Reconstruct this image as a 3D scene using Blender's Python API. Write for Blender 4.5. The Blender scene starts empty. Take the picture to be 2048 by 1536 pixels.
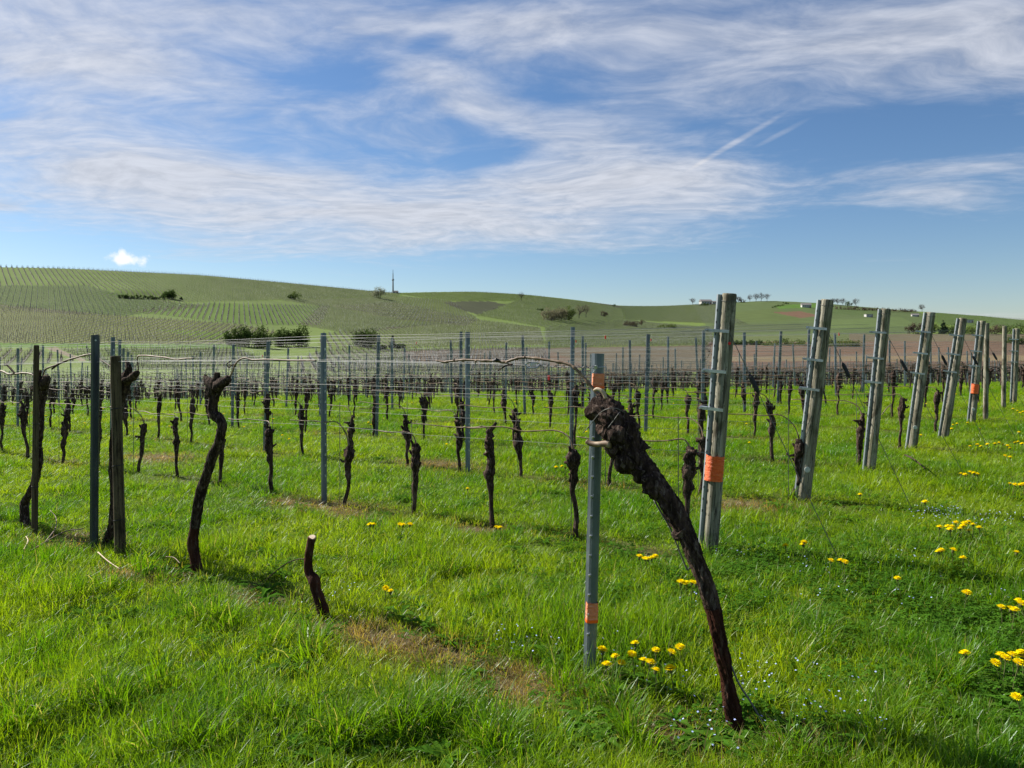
import bpy, math, random
import numpy as np
from mathutils import Vector, Matrix, noise as mnoise

R = math.radians
random.seed(7)
rng = np.random.default_rng(11)
scene = bpy.context.scene
COL = scene.collection

# ------------------------------------------------------------------ camera
F, CU, HV, CAMZ = 1500.0, 1024.0, 690.0, 1.5        # focal length and horizon in photo pixels
cam = bpy.data.cameras.new('camera')
cam.sensor_width = 36.0
cam.lens = F / 2048 * 36.0
cam.shift_y = -(768 - HV) / 2048
cam.clip_start = 0.05
cam.clip_end = 20000
camo = bpy.data.objects.new('camera', cam)
camo.location = (0, 0, CAMZ)
camo.rotation_euler = (R(90), 0, 0)
COL.objects.link(camo)
scene.camera = camo

# ------------------------------------------------------------------ light
SUN_AZ, SUN_EL = R(-58), R(37)                      # azimuth from +Y towards +X
sun = bpy.data.lights.new('sun', 'SUN')
sun.energy = 5.0
sun.angle = R(0.5)
sun.color = (1.0, 0.95, 0.86)
suno = bpy.data.objects.new('sun', sun)
sd = Vector((math.sin(SUN_AZ) * math.cos(SUN_EL), math.cos(SUN_AZ) * math.cos(SUN_EL), math.sin(SUN_EL)))
suno.rotation_euler = (-sd).to_track_quat('-Z', 'Y').to_euler()
suno.location = (-20, 10, 30)
COL.objects.link(suno)
scene.view_settings.view_transform = 'Standard'
scene.view_settings.look = 'None'
scene.view_settings.gamma = 1.0
scene.view_settings.use_curve_mapping = False
scene.view_settings.exposure = 1.0
SKY_STRENGTH = 0.052
CLOUD_RAD = 7.0                                     # cloud brightness in sky units

world = bpy.data.worlds.new('World')
scene.world = world
world.use_nodes = True


class NT:
    """tiny helper round a node tree"""
    def __init__(self, tree):
        self.t = tree
        self.n = tree.nodes
        self.l = tree.links

    def new(self, typ, **kw):
        nd = self.n.new(typ)
        for k, v in kw.items():
            setattr(nd, k, v)
        return nd

    def put(self, sock, v):
        if isinstance(v, bpy.types.NodeSocket):
            self.l.new(v, sock)
        elif v is not None:
            sock.default_value = v

    def math(self, op, a, b=None, c=None, clamp=False):
        nd = self.new('ShaderNodeMath', operation=op, use_clamp=clamp)
        self.put(nd.inputs[0], a)
        self.put(nd.inputs[1], b)
        self.put(nd.inputs[2], c)
        return nd.outputs[0]

    def vmath(self, op, a, b=None):
        nd = self.new('ShaderNodeVectorMath', operation=op)
        self.put(nd.inputs[0], a)
        self.put(nd.inputs[1], b)
        return nd.outputs['Value'] if op in ('LENGTH', 'DOT_PRODUCT') else nd.outputs[0]

    def noise(self, vec, scale, detail=4, rough=0.55, dist=0.0, out='Fac'):
        nd = self.new('ShaderNodeTexNoise')
        self.put(nd.inputs['Vector'], vec)
        nd.inputs['Scale'].default_value = scale
        nd.inputs['Detail'].default_value = detail
        nd.inputs['Roughness'].default_value = rough
        nd.inputs['Distortion'].default_value = dist
        return nd.outputs[out]

    def mrange(self, v, a, b, c=0.0, d=1.0, smooth=True):
        nd = self.new('ShaderNodeMapRange')
        nd.interpolation_type = 'SMOOTHSTEP' if smooth else 'LINEAR'
        self.put(nd.inputs[0], v)
        for i, q in enumerate((a, b, c, d)):
            self.put(nd.inputs[i + 1], q)
        return nd.outputs[0]

    def mapping(self, vec, loc=(0, 0, 0), rot=(0, 0, 0), scale=(1, 1, 1), typ='POINT'):
        nd = self.new('ShaderNodeMapping', vector_type=typ)
        self.put(nd.inputs['Vector'], vec)
        nd.inputs['Location'].default_value = loc
        nd.inputs['Rotation'].default_value = rot
        nd.inputs['Scale'].default_value = scale
        return nd.outputs[0]

    def mix(self, fac, a, b, blend='MIX'):
        nd = self.new('ShaderNodeMix', data_type='RGBA', blend_type=blend)
        nd.clamp_factor = True
        self.put(nd.inputs['Factor'], fac)
        for key, v in (('A', a), ('B', b)):
            s = [i for i in nd.inputs if i.name == key and i.type == 'RGBA'][0]
            if isinstance(v, tuple):
                v = (v[0], v[1], v[2], 1.0)
            self.put(s, v)
        return [o for o in nd.outputs if o.type == 'RGBA'][0]


def build_world():
    t = NT(world.node_tree)
    t.n.clear()
    out = t.new('ShaderNodeOutputWorld')
    bg = t.new('ShaderNodeBackground')
    bg.inputs['Strength'].default_value = SKY_STRENGTH
    sky = t.new('ShaderNodeTexSky', sky_type='NISHITA')
    sky.sun_disc = False
    sky.sun_elevation = SUN_EL
    sky.sun_rotation = SUN_AZ % (2 * math.pi)
    sky.altitude = 200
    sky.air_density = 1.0
    sky.dust_density = 0.25
    sky.ozone_density = 3.0
    geo = t.new('ShaderNodeTexCoord')
    d = geo.outputs['Generated']
    sep = t.new('ShaderNodeSeparateXYZ')
    t.put(sep.inputs[0], d)
    C = 0.07
    zz = t.math('ADD', t.math('MAXIMUM', sep.outputs[2], 0.0), C)
    com = t.new('ShaderNodeCombineXYZ')
    t.put(com.inputs[0], t.math('DIVIDE', sep.outputs[0], zz))
    t.put(com.inputs[1], t.math('DIVIDE', sep.outputs[1], zz))
    p = com.outputs[0]

    def P(u, v):                                     # a photo direction on the flat cloud sheet
        X, Y, Z = (u - CU) / F, 1.0, (HV - v) / F
        L = math.sqrt(X * X + Y * Y + Z * Z)
        X, Y, Z = X / L, Y / L, Z / L
        return Vector((X / (Z + C), Y / (Z + C), 0))
    # warp the sheet, then layered cirrus
    wn = t.noise(p, 0.7, 3, 0.5, out='Color')
    wv = t.vmath('MULTIPLY', t.vmath('SUBTRACT', wn, (0.5, 0.5, 0.5)), (1.05, 1.05, 0))
    pw = t.vmath('ADD', p, wv)
    streak = t.noise(t.mapping(pw, rot=(0, 0, R(-20)), scale=(0.7, 1.3, 1)), 1.3, 9, 0.58, 0.1)
    fine = t.noise(t.mapping(pw, rot=(0, 0, R(28)), scale=(0.7, 2.0, 1)), 4.2, 10, 0.62, 0.15)
    puff = t.noise(t.mapping(pw, rot=(0, 0, R(50)), scale=(1, 1.25, 1)), 7.0, 9, 0.60, 0.1)
    big = t.noise(p, 0.35, 3, 0.5)
    cov = t.math('MULTIPLY_ADD', big, 0.30, 0.12)
    # where the sheet is thick or thin: (end, end, half width, weight)
    blobs = [((-350, 40), (520, 170), 170, .34), ((300, 10), (1000, 50), 80, .22), ((880, 60), (1300, 110), 60, .16),
             ((1300, 170), (2250, 60), 100, .30), ((740, 130), (1080, 240), 34, .24), ((1060, 230), (1160, 330), 50, .16),
             ((-250, 300), (500, 360), 80, .26), ((150, 330), (700, 400), 80, .14),
             ((250, 420), (1000, 490), 70, .36), ((700, 470), (1250, 380), 90, .30), ((1100, 350), (1660, 415), 44, .34), ((1100, 460), (1500, 480), 40, .14),
             ((1715, 395), (1940, 418), 24, .30), ((1668, 300), (1690, 480), 60, -.16), ((1720, 520), (1850, 515), 12, .22), ((-80, 415), (80, 410), 18, .3), ((1650, 370), (2100, 340), 20, .16),
             ((620, 300), (900, 330), 40, -.12), ((880, 270), (1040, 300), 40, -.24), ((1430, 290), (2200, 300), 62, -.26), ((420, 130), (760, 190), 40, -.10), ((820, 90), (880, 110), 30, -.16),
             ((1080, 150), (1250, 200), 40, -.18),
             ((-400, 500), (500, 560), 45, -.36), ((500, 580), (2400, 570), 66, -.46), ((80, 470), (400, 500), 24, -.2),
             ((1750, 465), (2300, 470), 36, -.26)]
    for a, b, hw, w in blobs:
        p1, p2 = P(*a), P(*b)
        mid = ((a[0] + b[0]) / 2, (a[1] + b[1]) / 2)
        c = P(*mid)
        wid = abs((P(mid[0], mid[1] + hw) - P(mid[0], mid[1] - hw)).y) / 2
        dv = p2 - p1
        m = t.mapping(pw, loc=c, rot=(0, 0, math.atan2(dv.y, dv.x)), scale=(dv.length * 0.62, wid * 1.25, 1), typ='TEXTURE')
        ln = t.vmath('LENGTH', m)
        cov = t.math('ADD', cov, t.math('MULTIPLY', t.mrange(ln, 0.15, 1.25, 1.0, 0.0), w))
    body = t.math('ADD', t.math('MULTIPLY', streak, 0.85), t.math('MULTIPLY', fine, 0.30))
    body = t.math('ADD', body, t.math('MULTIPLY', puff, 0.40))
    tot = t.math('ADD', body, cov)
    dens = t.mrange(tot, 0.84, 1.58, 0.0, 0.90)
    # two thin vapour trails and a small cumulus
    for a, b, hw, w in (((1365, 348), (1590, 212), 2.6, .42), ((1500, 300), (1625, 232), 2.6, .2)):
        p1, p2 = P(*a), P(*b)
        dv = p2 - p1
        c = (p1 + p2) / 2
        mid = ((a[0] + b[0]) / 2, (a[1] + b[1]) / 2)
        wid = abs((P(mid[0], mid[1] + hw * 2) - P(mid[0], mid[1] - hw * 2)).y) / 2
        m = t.mapping(t.vmath('ADD', p, t.vmath('MULTIPLY', wv, (0.04, 0.04, 0))), loc=c, rot=(0, 0, math.atan2(dv.y, dv.x)), scale=(dv.length * 0.55, wid, 1), typ='TEXTURE')
        dens = t.math('ADD', dens, t.math('MULTIPLY', t.mrange(t.vmath('LENGTH', m), 0.2, 1.0, 1, 0), t.math('MULTIPLY', fine, w * 1.6)))
    m = t.mapping(d, loc=Vector(((255 - CU) / F, 1, (HV - 517) / F)).normalized(), scale=(0.019, 0.03, 0.0095), typ='TEXTURE')
    cum = t.math('ADD', t.vmath('LENGTH', m), t.math('MULTIPLY', t.math('SUBTRACT', t.noise(d, 70, 6, 0.6), 0.5), 2.2))
    cumf = t.mrange(cum, 0.3, 1.15, 0.92, 0.0)
    hz = t.mrange(sep.outputs[2], 0.0, 0.05, 0.0, 1.0)
    dens = t.math('MULTIPLY', dens, hz, clamp=True)
    shade = t.mrange(t.math('ADD', puff, t.math('MULTIPLY', fine, 0.6)), 0.45, 1.1, 0.82, 1.1)
    cc = t.mix(1.0, (CLOUD_RAD * 0.93, CLOUD_RAD * 0.96, CLOUD_RAD * 1.05), (1, 1, 1), 'MULTIPLY')
    shc = t.new('ShaderNodeCombineColor')
    for i in range(3):
        t.put(shc.inputs[i], shade)
    cc = t.mix(1.0, cc, shc.outputs[0], 'MULTIPLY')
    hsv = t.new('ShaderNodeHueSaturation')
    hsv.inputs['Saturation'].default_value = 1.10
    t.put(hsv.inputs['Color'], t.mix(1.0, sky.outputs[0], (.93, .96, 1.03), 'MULTIPLY'))
    res = t.mix(dens, hsv.outputs[0], cc)
    res = t.mix(cumf, res, (CLOUD_RAD * 1.5, CLOUD_RAD * 1.5, CLOUD_RAD * 1.54))
    t.l.new(res, bg.inputs['Color'])
    t.l.new(bg.outputs[0], out.inputs[0])


build_world()


# ------------------------------------------------------------------ materials
def mat(name, base, rough=0.8, metal=0.0, spec=0.3):
    m = bpy.data.materials.new(name)
    m.use_nodes = True
    t = NT(m.node_tree)
    b = t.n['Principled BSDF']
    b.inputs['Roughness'].default_value = rough
    b.inputs['Metallic'].default_value = metal
    b.inputs['Specular IOR Level'].default_value = spec
    b.inputs['Base Color'].default_value = (*base, 1)
    return m, t, b


def varied(name, cols, scale=6, stretch=(1, 1, 1), rough=0.8, metal=0.0, bump=0.3, bscale=None, bdist=0.01, spec=0.3, rand=0.15, contrast=(0.35, 0.65)):
    """noise-mixed colours in object space, fine relief, a little difference from copy to copy"""
    m, t, b = mat(name, cols[0], rough, metal, spec)
    tc = t.new('ShaderNodeTexCoord')
    oi = t.new('ShaderNodeObjectInfo')
    off = t.vmath('MULTIPLY', t.vmath('ADD', oi.outputs['Location'], (0.13, 0.71, 0.37)), (3.1, 2.3, 0.0))
    v = t.vmath('ADD', t.mapping(tc.outputs['Object'], scale=stretch), off)
    c = t.mix(t.mrange(t.noise(v, scale, 6, 0.62), *contrast), cols[0], cols[1])
    if len(cols) > 2:
        c = t.mix(t.mrange(t.noise(v, scale * 2.7, 5, 0.6, 0.4), 0.5, 0.72), c, cols[2])
    hs = t.new('ShaderNodeHueSaturation')
    t.put(hs.inputs['Value'], t.math('MULTIPLY_ADD', oi.outputs['Random'], rand * 2, 1 - rand))
    t.put(hs.inputs['Color'], c)
    t.l.new(hs.outputs[0], b.inputs['Base Color'])
    if bump:
        bp = t.new('ShaderNodeBump')
        bp.inputs['Strength'].default_value = bump
        bp.inputs['Distance'].default_value = bdist
        t.put(bp.inputs['Height'], t.noise(v, bscale or scale * 4, 8, 0.65))
        t.l.new(bp.outputs[0], b.inputs['Normal'])
    return m


M = {}
M['bark'] = varied('bark', [(.028, .018, .014), (.12, .078, .058), (.22, .17, .14)], 26, (1, 1, 0.25), 0.95, bump=1.0, bscale=90, bdist=0.03, contrast=(.42, .68), spec=.1)
M['bark_red'] = varied('bark_red', [(.030, .012, .008), (.085, .032, .018), (.11, .07, .05)], 16, (1, 1, 0.2), 0.9, bump=1.0, bscale=70, bdist=0.02, spec=.08)
M['bark_far'] = varied('bark_far', [(.022, .016, .013), (.055, .042, .034)], 10, (1, 1, .3), 0.9, bump=0)
M['cane'] = varied('cane', [(.22, .145, .09), (.12, .075, .045), (.34, .26, .18)], 9, (1, 1, 1), 0.6, bump=.4, bscale=60, bdist=.003)
M['cutwood'] = varied('cutwood', [(.58, .46, .33), (.44, .32, .20)], 30, (1, 1, 1), 0.7, bump=.2)
M['steel'] = varied('steel', [(.135, .165, .195), (.095, .118, .142), (.20, .23, .255)], 5, (1, 1, .35), 0.45, 0.55, bump=.12, bscale=90, bdist=.002, spec=.5)
M['steel_dark'] = varied('steel_dark', [(.045, .056, .072), (.033, .042, .056), (.07, .085, .10)], 5, (1, 1, .35), 0.45, 0.5, bump=.12, bscale=90, bdist=.002, spec=.5)
M['steel_light'] = varied('steel_light', [(.34, .37, .39), (.25, .275, .295), (.42, .45, .46)], 5, (1, 1, .35), 0.5, 0.35, bump=.12, bscale=90, bdist=.002, spec=.5)
M['zinc'] = varied('zinc', [(.50, .53, .55), (.36, .38, .40)], 20, (1, 1, 1), 0.38, 0.8, bump=.1, spec=.5)
M['wire'] = mat('wire', (.34, .34, .33), 0.6, 0.3, .3)[0]
M['wire_dark'] = mat('wire_dark', (.13, .125, .12), 0.6, 0.5)[0]


def woodmat(name, base, dark, pale, moss):
    """weathered round timber: grain streaks, drying cracks, knots, green growth"""
    m, t, b = mat(name, base, .9, 0, .12)
    tc = t.new('ShaderNodeTexCoord')
    oi = t.new('ShaderNodeObjectInfo')
    off = t.vmath('MULTIPLY', oi.outputs['Location'], (1.7, 2.3, .9))
    v0 = t.vmath('ADD', tc.outputs['Object'], off)
    grain = t.noise(t.mapping(v0, scale=(60, 60, 2.2)), 1.0, 6, .65, .3)
    streak = t.noise(t.mapping(v0, scale=(26, 26, 1.3)), 1.0, 5, .6, .6)
    blot = t.noise(t.mapping(v0, scale=(9, 9, 4.5)), 1.0, 6, .65, .4)
    crack = t.noise(t.mapping(v0, scale=(44, 44, .9)), 1.0, 3, .5, .25)
    knot = t.new('ShaderNodeTexVoronoi')
    t.put(knot.inputs['Vector'], t.mapping(v0, scale=(14, 14, 5)))
    c = t.mix(t.mrange(streak, .35, .66), base, pale)
    c = t.mix(t.math('MULTIPLY', t.mrange(blot, .48, .68), .85), c, dark)
    c = t.mix(t.math('MULTIPLY', t.mrange(t.noise(v0, 7, 5, .6), .5, .7), .6), c, moss)
    c = t.mix(t.math('MULTIPLY', t.mrange(grain, .30, .60, 1, 0), .55), c, dark)
    ck = t.mrange(t.math('ABSOLUTE', t.math('SUBTRACT', crack, .5)), 0, .022, 1, 0)
    c = t.mix(t.math('MULTIPLY', ck, .9), c, (.018, .015, .011))
    c = t.mix(t.mrange(knot.outputs['Distance'], .10, .22, .85, 0), c, (.035, .028, .02))
    t.l.new(c, b.inputs['Base Color'])
    bp = t.new('ShaderNodeBump')
    bp.inputs['Strength'].default_value = .9
    bp.inputs['Distance'].default_value = .006
    t.put(bp.inputs['Height'], t.math('SUBTRACT', t.math('ADD', grain, streak), t.math('MULTIPLY', ck, 1.2)))
    t.l.new(bp.outputs[0], b.inputs['Normal'])
    return m


M['wood'] = woodmat('wood', (.215, .195, .135), (.075, .062, .040), (.40, .375, .30), (.125, .14, .065))
M['wood_brown'] = woodmat('wood_brown', (.085, .064, .036), (.035, .026, .015), (.14, .11, .065), (.07, .065, .03))
M['tape'] = varied('tape', [(.95, .17, .035), (.90, .125, .025), (.95, .24, .09)], 9, (1, 1, 5), 0.42, bump=1.0, bscale=16, bdist=.02)
M['tape_pale'] = varied('tape_pale', [(.78, .27, .13), (.70, .20, .08), (.82, .42, .27)], 14, (1, 1, 3), 0.38, bump=1.0, bscale=22, bdist=.015)
M['tape_edge'] = mat('tape_edge', (.85, .13, .015), 0.4)[0]
M['disc'] = mat('disc', (.50, .52, .47), 0.6)[0]
M['red'] = mat('red', (.65, .03, .03), 0.5)[0]
M['black'] = mat('black', (.02, .02, .022), 0.6)[0]
M['white'] = varied('white', [(.46, .45, .42), (.38, .37, .35)], 2, rough=.8, bump=.1)
M['roof_grey'] = varied('roof_grey', [(.16, .15, .15), (.22, .20, .19)], 2, rough=.8, bump=.1)
M['roof_red'] = varied('roof_red', [(.22, .10, .07), (.17, .08, .06)], 2, rough=.8, bump=.1)
M['glass'] = mat('glass', (.03, .04, .05), 0.1, 0, .6)[0]
M['concrete'] = varied('concrete', [(.34, .34, .35), (.27, .27, .28)], 2, rough=.8, bump=.1)


def leafmat(name, cols, trans=0.35, scale=0.5, attr=False):
    """leaf: diffuse and translucent, colour varied in space"""
    m = bpy.data.materials.new(name)
    m.use_nodes = True
    t = NT(m.node_tree)
    t.n.clear()
    out = t.new('ShaderNodeOutputMaterial')
    geo = t.new('ShaderNodeNewGeometry')
    c = t.mix(t.mrange(t.noise(geo.outputs['Position'], scale, 4, 0.6), .35, .65), cols[0], cols[1])
    c = t.mix(t.math('MULTIPLY', geo.outputs['Random Per Island'], 0.75), c, cols[2])
    df = t.new('ShaderNodeBsdfDiffuse')
    tr = t.new('ShaderNodeBsdfTranslucent')
    t.put(df.inputs['Color'], c)
    t.put(tr.inputs['Color'], c)
    mx = t.new('ShaderNodeMixShader')
    mx.inputs[0].default_value = trans
    t.l.new(df.outputs[0], mx.inputs[1])
    t.l.new(tr.outputs[0], mx.inputs[2])
    t.l.new(mx.outputs[0], out.inputs[0])
    return m


M['leaf_dark'] = leafmat('leaf_dark', [(.030, .060, .014), (.060, .095, .022), (.075, .11, .03)])
M['leaf_mid'] = leafmat('leaf_mid', [(.07, .11, .022), (.11, .15, .035), (.13, .16, .05)])
M['leaf_conifer'] = leafmat('leaf_conifer', [(.014, .03, .016), (.025, .045, .024), (.03, .05, .03)], .15)
M['leaf_blossom'] = leafmat('leaf_blossom', [(.30, .31, .20), (.38, .38, .30), (.16, .18, .08)])
M['leaf_bud'] = leafmat('leaf_bud', [(.22, .20, .12), (.28, .25, .17), (.12, .12, .06)])
M['leaf_twig'] = leafmat('leaf_twig', [(.10, .075, .055), (.14, .10, .07), (.07, .055, .045)], .1)


# ------------------------------------------------------------------ terrain
SKX = np.array([-1500, -600, 0, 130, 400, 600, 785, 850, 950, 1050, 1140, 1240, 1330, 1420, 1540, 1640, 1800, 2048, 2600, 4000], float)
SKY_ = np.array([505, 520, 534, 537, 550, 568, 586, 584, 583, 589, 598, 612, 612, 607, 601, 606, 620, 638, 652, 660], float)
RDX = np.array([-1500, 0, 400, 785, 950, 1150, 1260, 1360, 1540, 2048, 4000], float)
RDY = np.array([430, 430, 490, 780, 880, 1000, 1180, 1380, 1420, 1500, 1500], float)



def _soft(xs, ys, sig):
    """the same curve on a fine grid with its corners rounded off"""
    g = np.arange(-2500, 5001, 5.0)
    k = np.exp(-.5 * (np.arange(-3 * sig, 3 * sig + 1, 5.0) / sig) ** 2)
    y = np.interp(g, xs, ys)
    h = len(k) // 2
    return g, np.convolve(np.pad(y, h, 'edge'), k / k.sum(), 'valid')[:len(g)]


SKX, SKY_ = _soft(SKX, SKY_, 20)
RDX, RDY = _soft(RDX, RDY, 90)


def smooth01(a):
    a = np.clip(a, 0, 1)
    return a * a * (3 - 2 * a)


def near_ground(x, y):
    z = 0.02 * x - 0.0018 * np.maximum(0, y - 14) ** 2
    b = (0.012 * np.sin(2.3 * x + 1.1 * y + .4) + 0.010 * np.sin(-1.2 * x + 3.1 * y + 2.) + 0.007 * np.sin(5.1 * x - 2.2 * y)
         + 0.02 * np.sin(.7 * x + .45 * y + 1.3))
    return z + b


def terrain(x, y):
    x = np.asarray(x, float)
    y = np.asarray(y, float)
    r = np.hypot(x, y)
    phi = np.clip(np.arctan2(x, y), R(-60), R(60))
    D = r * np.cos(phi)
    u = CU + F * np.tan(phi)
    vr = np.interp(u, SKX, SKY_)
    Dr = np.interp(u, RDX, RDY)
    D0 = 115.0
    tt = np.log(np.maximum(D, D0) / D0) / np.log(Dr / D0)
    t1 = np.clip(tt, 0, 1)
    v = 742 + (vr - 742) * t1 ** 1.55
    fade = np.sin(np.pi * np.clip(t1, 0, 1)) ** 1.2
    v = v + fade * (3.0 * np.sin(u * .0105 + 5 * t1) + 2.2 * np.sin(u * .021 - 9 * t1 + 1.) + 1.6 * np.sin(13 * t1 + u * .004))
    # small bank on the left slope
    v = v + 5.0 * np.exp(-((u - 270) / 80) ** 2) * np.tanh((v - 588) / 3.0) * np.exp(-((v - 588) / 14) ** 2)
    zf = CAMZ + (HV - v) / F * np.maximum(D, D0)
    # beyond the ridge the land rounds off and falls gently
    over = np.maximum(D - Dr, 0)
    zf = zf - 0.00045 * over ** 1.75 - 0.02 * over
    zf = np.maximum(zf, -30 - 0.0 * over)
    zn = near_ground(x, np.minimum(y, 50)) * 1.0
    zn = np.where(np.abs(x) > 60, near_ground(np.sign(x) * 60, np.minimum(y, 50)), zn)
    w = smooth01((D - 48) / (D0 - 48))
    return zn * (1 - w) + zf * w


_DD = np.geomspace(1.2, 1900, 6000)


def ground_px(u, v):
    """where the ray through a photo pixel first meets the ground"""
    x = (u - CU) / F * _DD
    z = CAMZ + (HV - v) / F * _DD
    below = z < terrain(x, _DD)
    i = int(np.argmax(below)) if below.any() else len(_DD) - 1
    lo, hi = _DD[max(i - 1, 0)], _DD[i]
    for _ in range(24):
        m = .5 * (lo + hi)
        if CAMZ + (HV - v) / F * m < terrain((u - CU) / F * m, m):
            hi = m
        else:
            lo = m
    return Vector(((u - CU) / F * hi, hi, float(terrain((u - CU) / F * hi, hi))))


def ridge_px(u, back=0):
    """ground point on the skyline of a photo column"""
    D = float(np.interp(u, RDX, RDY)) - back
    x = (u - CU) / F * D
    return Vector((x, D, float(terrain(x, D))))


def project(x, y, z):
    return CU + F * x / y, HV - F * (z - CAMZ) / y


def in_poly(px, py, poly):
    inside = np.zeros(px.shape, bool)
    n = len(poly)
    for i in range(n):
        x1, y1 = poly[i]
        x2, y2 = poly[(i + 1) % n]
        if y1 == y2:
            continue
        c = ((y1 > py) != (y2 > py)) & (px < (x2 - x1) * (py - y1) / (y2 - y1) + x1)
        inside ^= c
    return inside


# fields on the slopes: outline found in the photograph, ground colour, and vine rows (direction, row gap, vine gap) or None
GREEN = (.105, .150, .030)
FIELDS = [
    ([(-700, 480), (420, 540), (800, 575), (800, 592), (560, 600), (330, 606), (180, 572), (-700, 572)], (0.077, 0.125, 0.010), (-36, 2.6, 1.6)),
    ([(-700, 572), (180, 572), (270, 596), (420, 612), (250, 632), (-700, 600)], (0.061, 0.111, 0.010), (-8, 2.4, 1.8)),
    ([(-700, 600), (-50, 605), (250, 632), (480, 648), (560, 664), (470, 690), (-700, 684)], (0.107, 0.131, 0.027), (-14, 2.2, 1.5)),
    ([(250, 622), (420, 606), (660, 612), (640, 652), (480, 648)], (0.073, 0.127, 0.010), (-20, 2.4, 1.6)),
    ([(300, 658), (450, 664), (470, 674), (430, 680)], (0.093, 0.151, 0.009), None),
    ([(-700, 684), (480, 688), (480, 696), (-700, 695)], (0.061, 0.125, 0.009), None),
    ([(-700, 697), (80, 699), (150, 722), (-100, 740), (-700, 740)], (0.093, 0.126, 0.022), (-30, 2.2, 1.5)),
    ([(84, 694), (112, 694), (215, 722), (160, 722)], (0.165, 0.136, 0.089), None),
    ([(118, 697), (480, 697), (560, 740), (215, 740)], (0.074, 0.117, 0.015), (-55, 2.2, 1.6)),
    ([(560, 600), (800, 592), (900, 602), (960, 640), (700, 668), (600, 650), (640, 612)], (0.081, 0.119, 0.018), (-30, 2.6, 1.9)),
    ([(660, 612), (790, 604), (960, 640), (930, 652), (800, 640)], (0.096, 0.138, 0.015), (-24, 2.6, 1.9)),
    ([(790, 586), (1000, 582), (1080, 592), (1030, 602), (880, 602)], (0.080, 0.121, 0.016), (25, 3, 2.4)),
    ([(884, 605), (920, 602), (985, 603), (1040, 616), (950, 628)], (0.040, 0.046, 0.019), None),
    ([(770, 655), (830, 652), (890, 666), (780, 668)], (0.095, 0.063, 0.040), None),
    ([(640, 668), (960, 640), (1080, 655), (1090, 690), (640, 700)], (0.086, 0.122, 0.018), (-16, 2.4, 1.7)),
    ([(1030, 602), (1080, 592), (1240, 612), (1250, 640), (1090, 655), (950, 630)], (0.076, 0.115, 0.017), (12, 3, 2.2)),
    ([(1160, 600), (1240, 612), (1420, 628), (1330, 632)], (0.057, 0.062, 0.026), None),
    ([(1090, 655), (1250, 640), (1420, 655), (1430, 690), (1090, 696)], (0.085, 0.121, 0.025), (20, 2.6, 1.9)),
    ([(1240, 612), (1330, 606), (1460, 600), (1440, 622), (1500, 650), (1250, 640)], (0.066, 0.095, 0.021), (30, 3.2, 2.6)),
    ([(1380, 600), (1640, 600), (1830, 622), (1880, 640), (1820, 668), (1330, 672), (1410, 650)], (0.075, 0.103, 0.034), None),
    ([(1440, 626), (1560, 616), (1600, 640), (1480, 646)], (0.075, 0.101, 0.029), None),
    ([(1640, 640), (1800, 634), (1840, 652), (1660, 656)], (0.088, 0.122, 0.038), None),
    ([(1420, 650), (1640, 646), (1650, 662), (1400, 668)], (0.067, 0.086, 0.035), None),
    ([(1640, 614), (1760, 622), (1750, 632), (1650, 628)], (0.068, 0.099, 0.029), None),
    ([(1548, 625), (1600, 622), (1640, 632), (1600, 636)], (0.127, 0.075, 0.044), None),
    ([(1550, 612), (1640, 606), (1650, 614), (1560, 618)], (0.073, 0.139, 0.020), None),
    ([(1640, 606), (1850, 622), (2600, 650), (2600, 644), (1850, 612)], (0.061, 0.065, 0.028), None),
    ([(1850, 622), (2600, 648), (2600, 668), (1880, 650)], (0.080, 0.131, 0.022), (40, 4, 3)),
    ([(1420, 672), (1820, 668), (1830, 684), (1420, 684)], (0.086, 0.106, 0.035), None),
    ([(1700, 668), (2600, 668), (2600, 682), (1700, 684)], (0.108, 0.090, 0.052), None),
    ([(640, 700), (1090, 694), (1100, 745), (560, 745)], (0.079, 0.106, 0.027), (-16, 2.2, 1.5)),
    ([(800, 702), (1090, 696), (1200, 715), (1200, 738), (820, 726)], (0.099, 0.066, 0.042), None),
    ([(1090, 696), (1430, 690), (1430, 745), (1200, 745)], (0.089, 0.072, 0.044), None),
    ([(1420, 684), (2700, 680), (2700, 716), (1420, 716)], (0.118, 0.075, 0.047), None),
    ([(1420, 713), (2700, 708), (2700, 722), (1420, 724)], (0.153, 0.114, 0.063), None),
    ([(1420, 723), (2700, 722), (2700, 748), (1420, 748)], (0.099, 0.060, 0.040), None),
]


def link(o, parent=None):
    COL.objects.link(o)
    if parent is not None:
        o.parent = parent
    return o


def mesh_from(name, V, Fc, smooth=False):
    me = bpy.data.meshes.new(name)
    me.from_pydata([tuple(v) for v in V], [], Fc)
    if smooth:
        me.polygons.foreach_set('use_smooth', [True] * len(me.polygons))
    me.update()
    return me


def obj(name, V, Fc, material, parent=None, smooth=False):
    me = mesh_from(name, V, Fc, smooth)
    if material:
        me.materials.append(material)
    return link(bpy.data.objects.new(name, me), parent)


def tag(o, label=None, cat=None, group=None, kind=None):
    if label:
        o['label'] = label
    if cat:
        o['category'] = cat
    if group:
        o['group'] = group
    if kind:
        o['kind'] = kind
    return o


def thing(name, label, cat, loc=(0, 0, 0), rz=0.0, group=None):
    o = bpy.data.objects.new(name, None)
    o.empty_display_size = 0.1
    o.location = loc
    o.rotation_euler = (0, 0, rz)
    COL.objects.link(o)
    return tag(o, label, cat, group)


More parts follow.
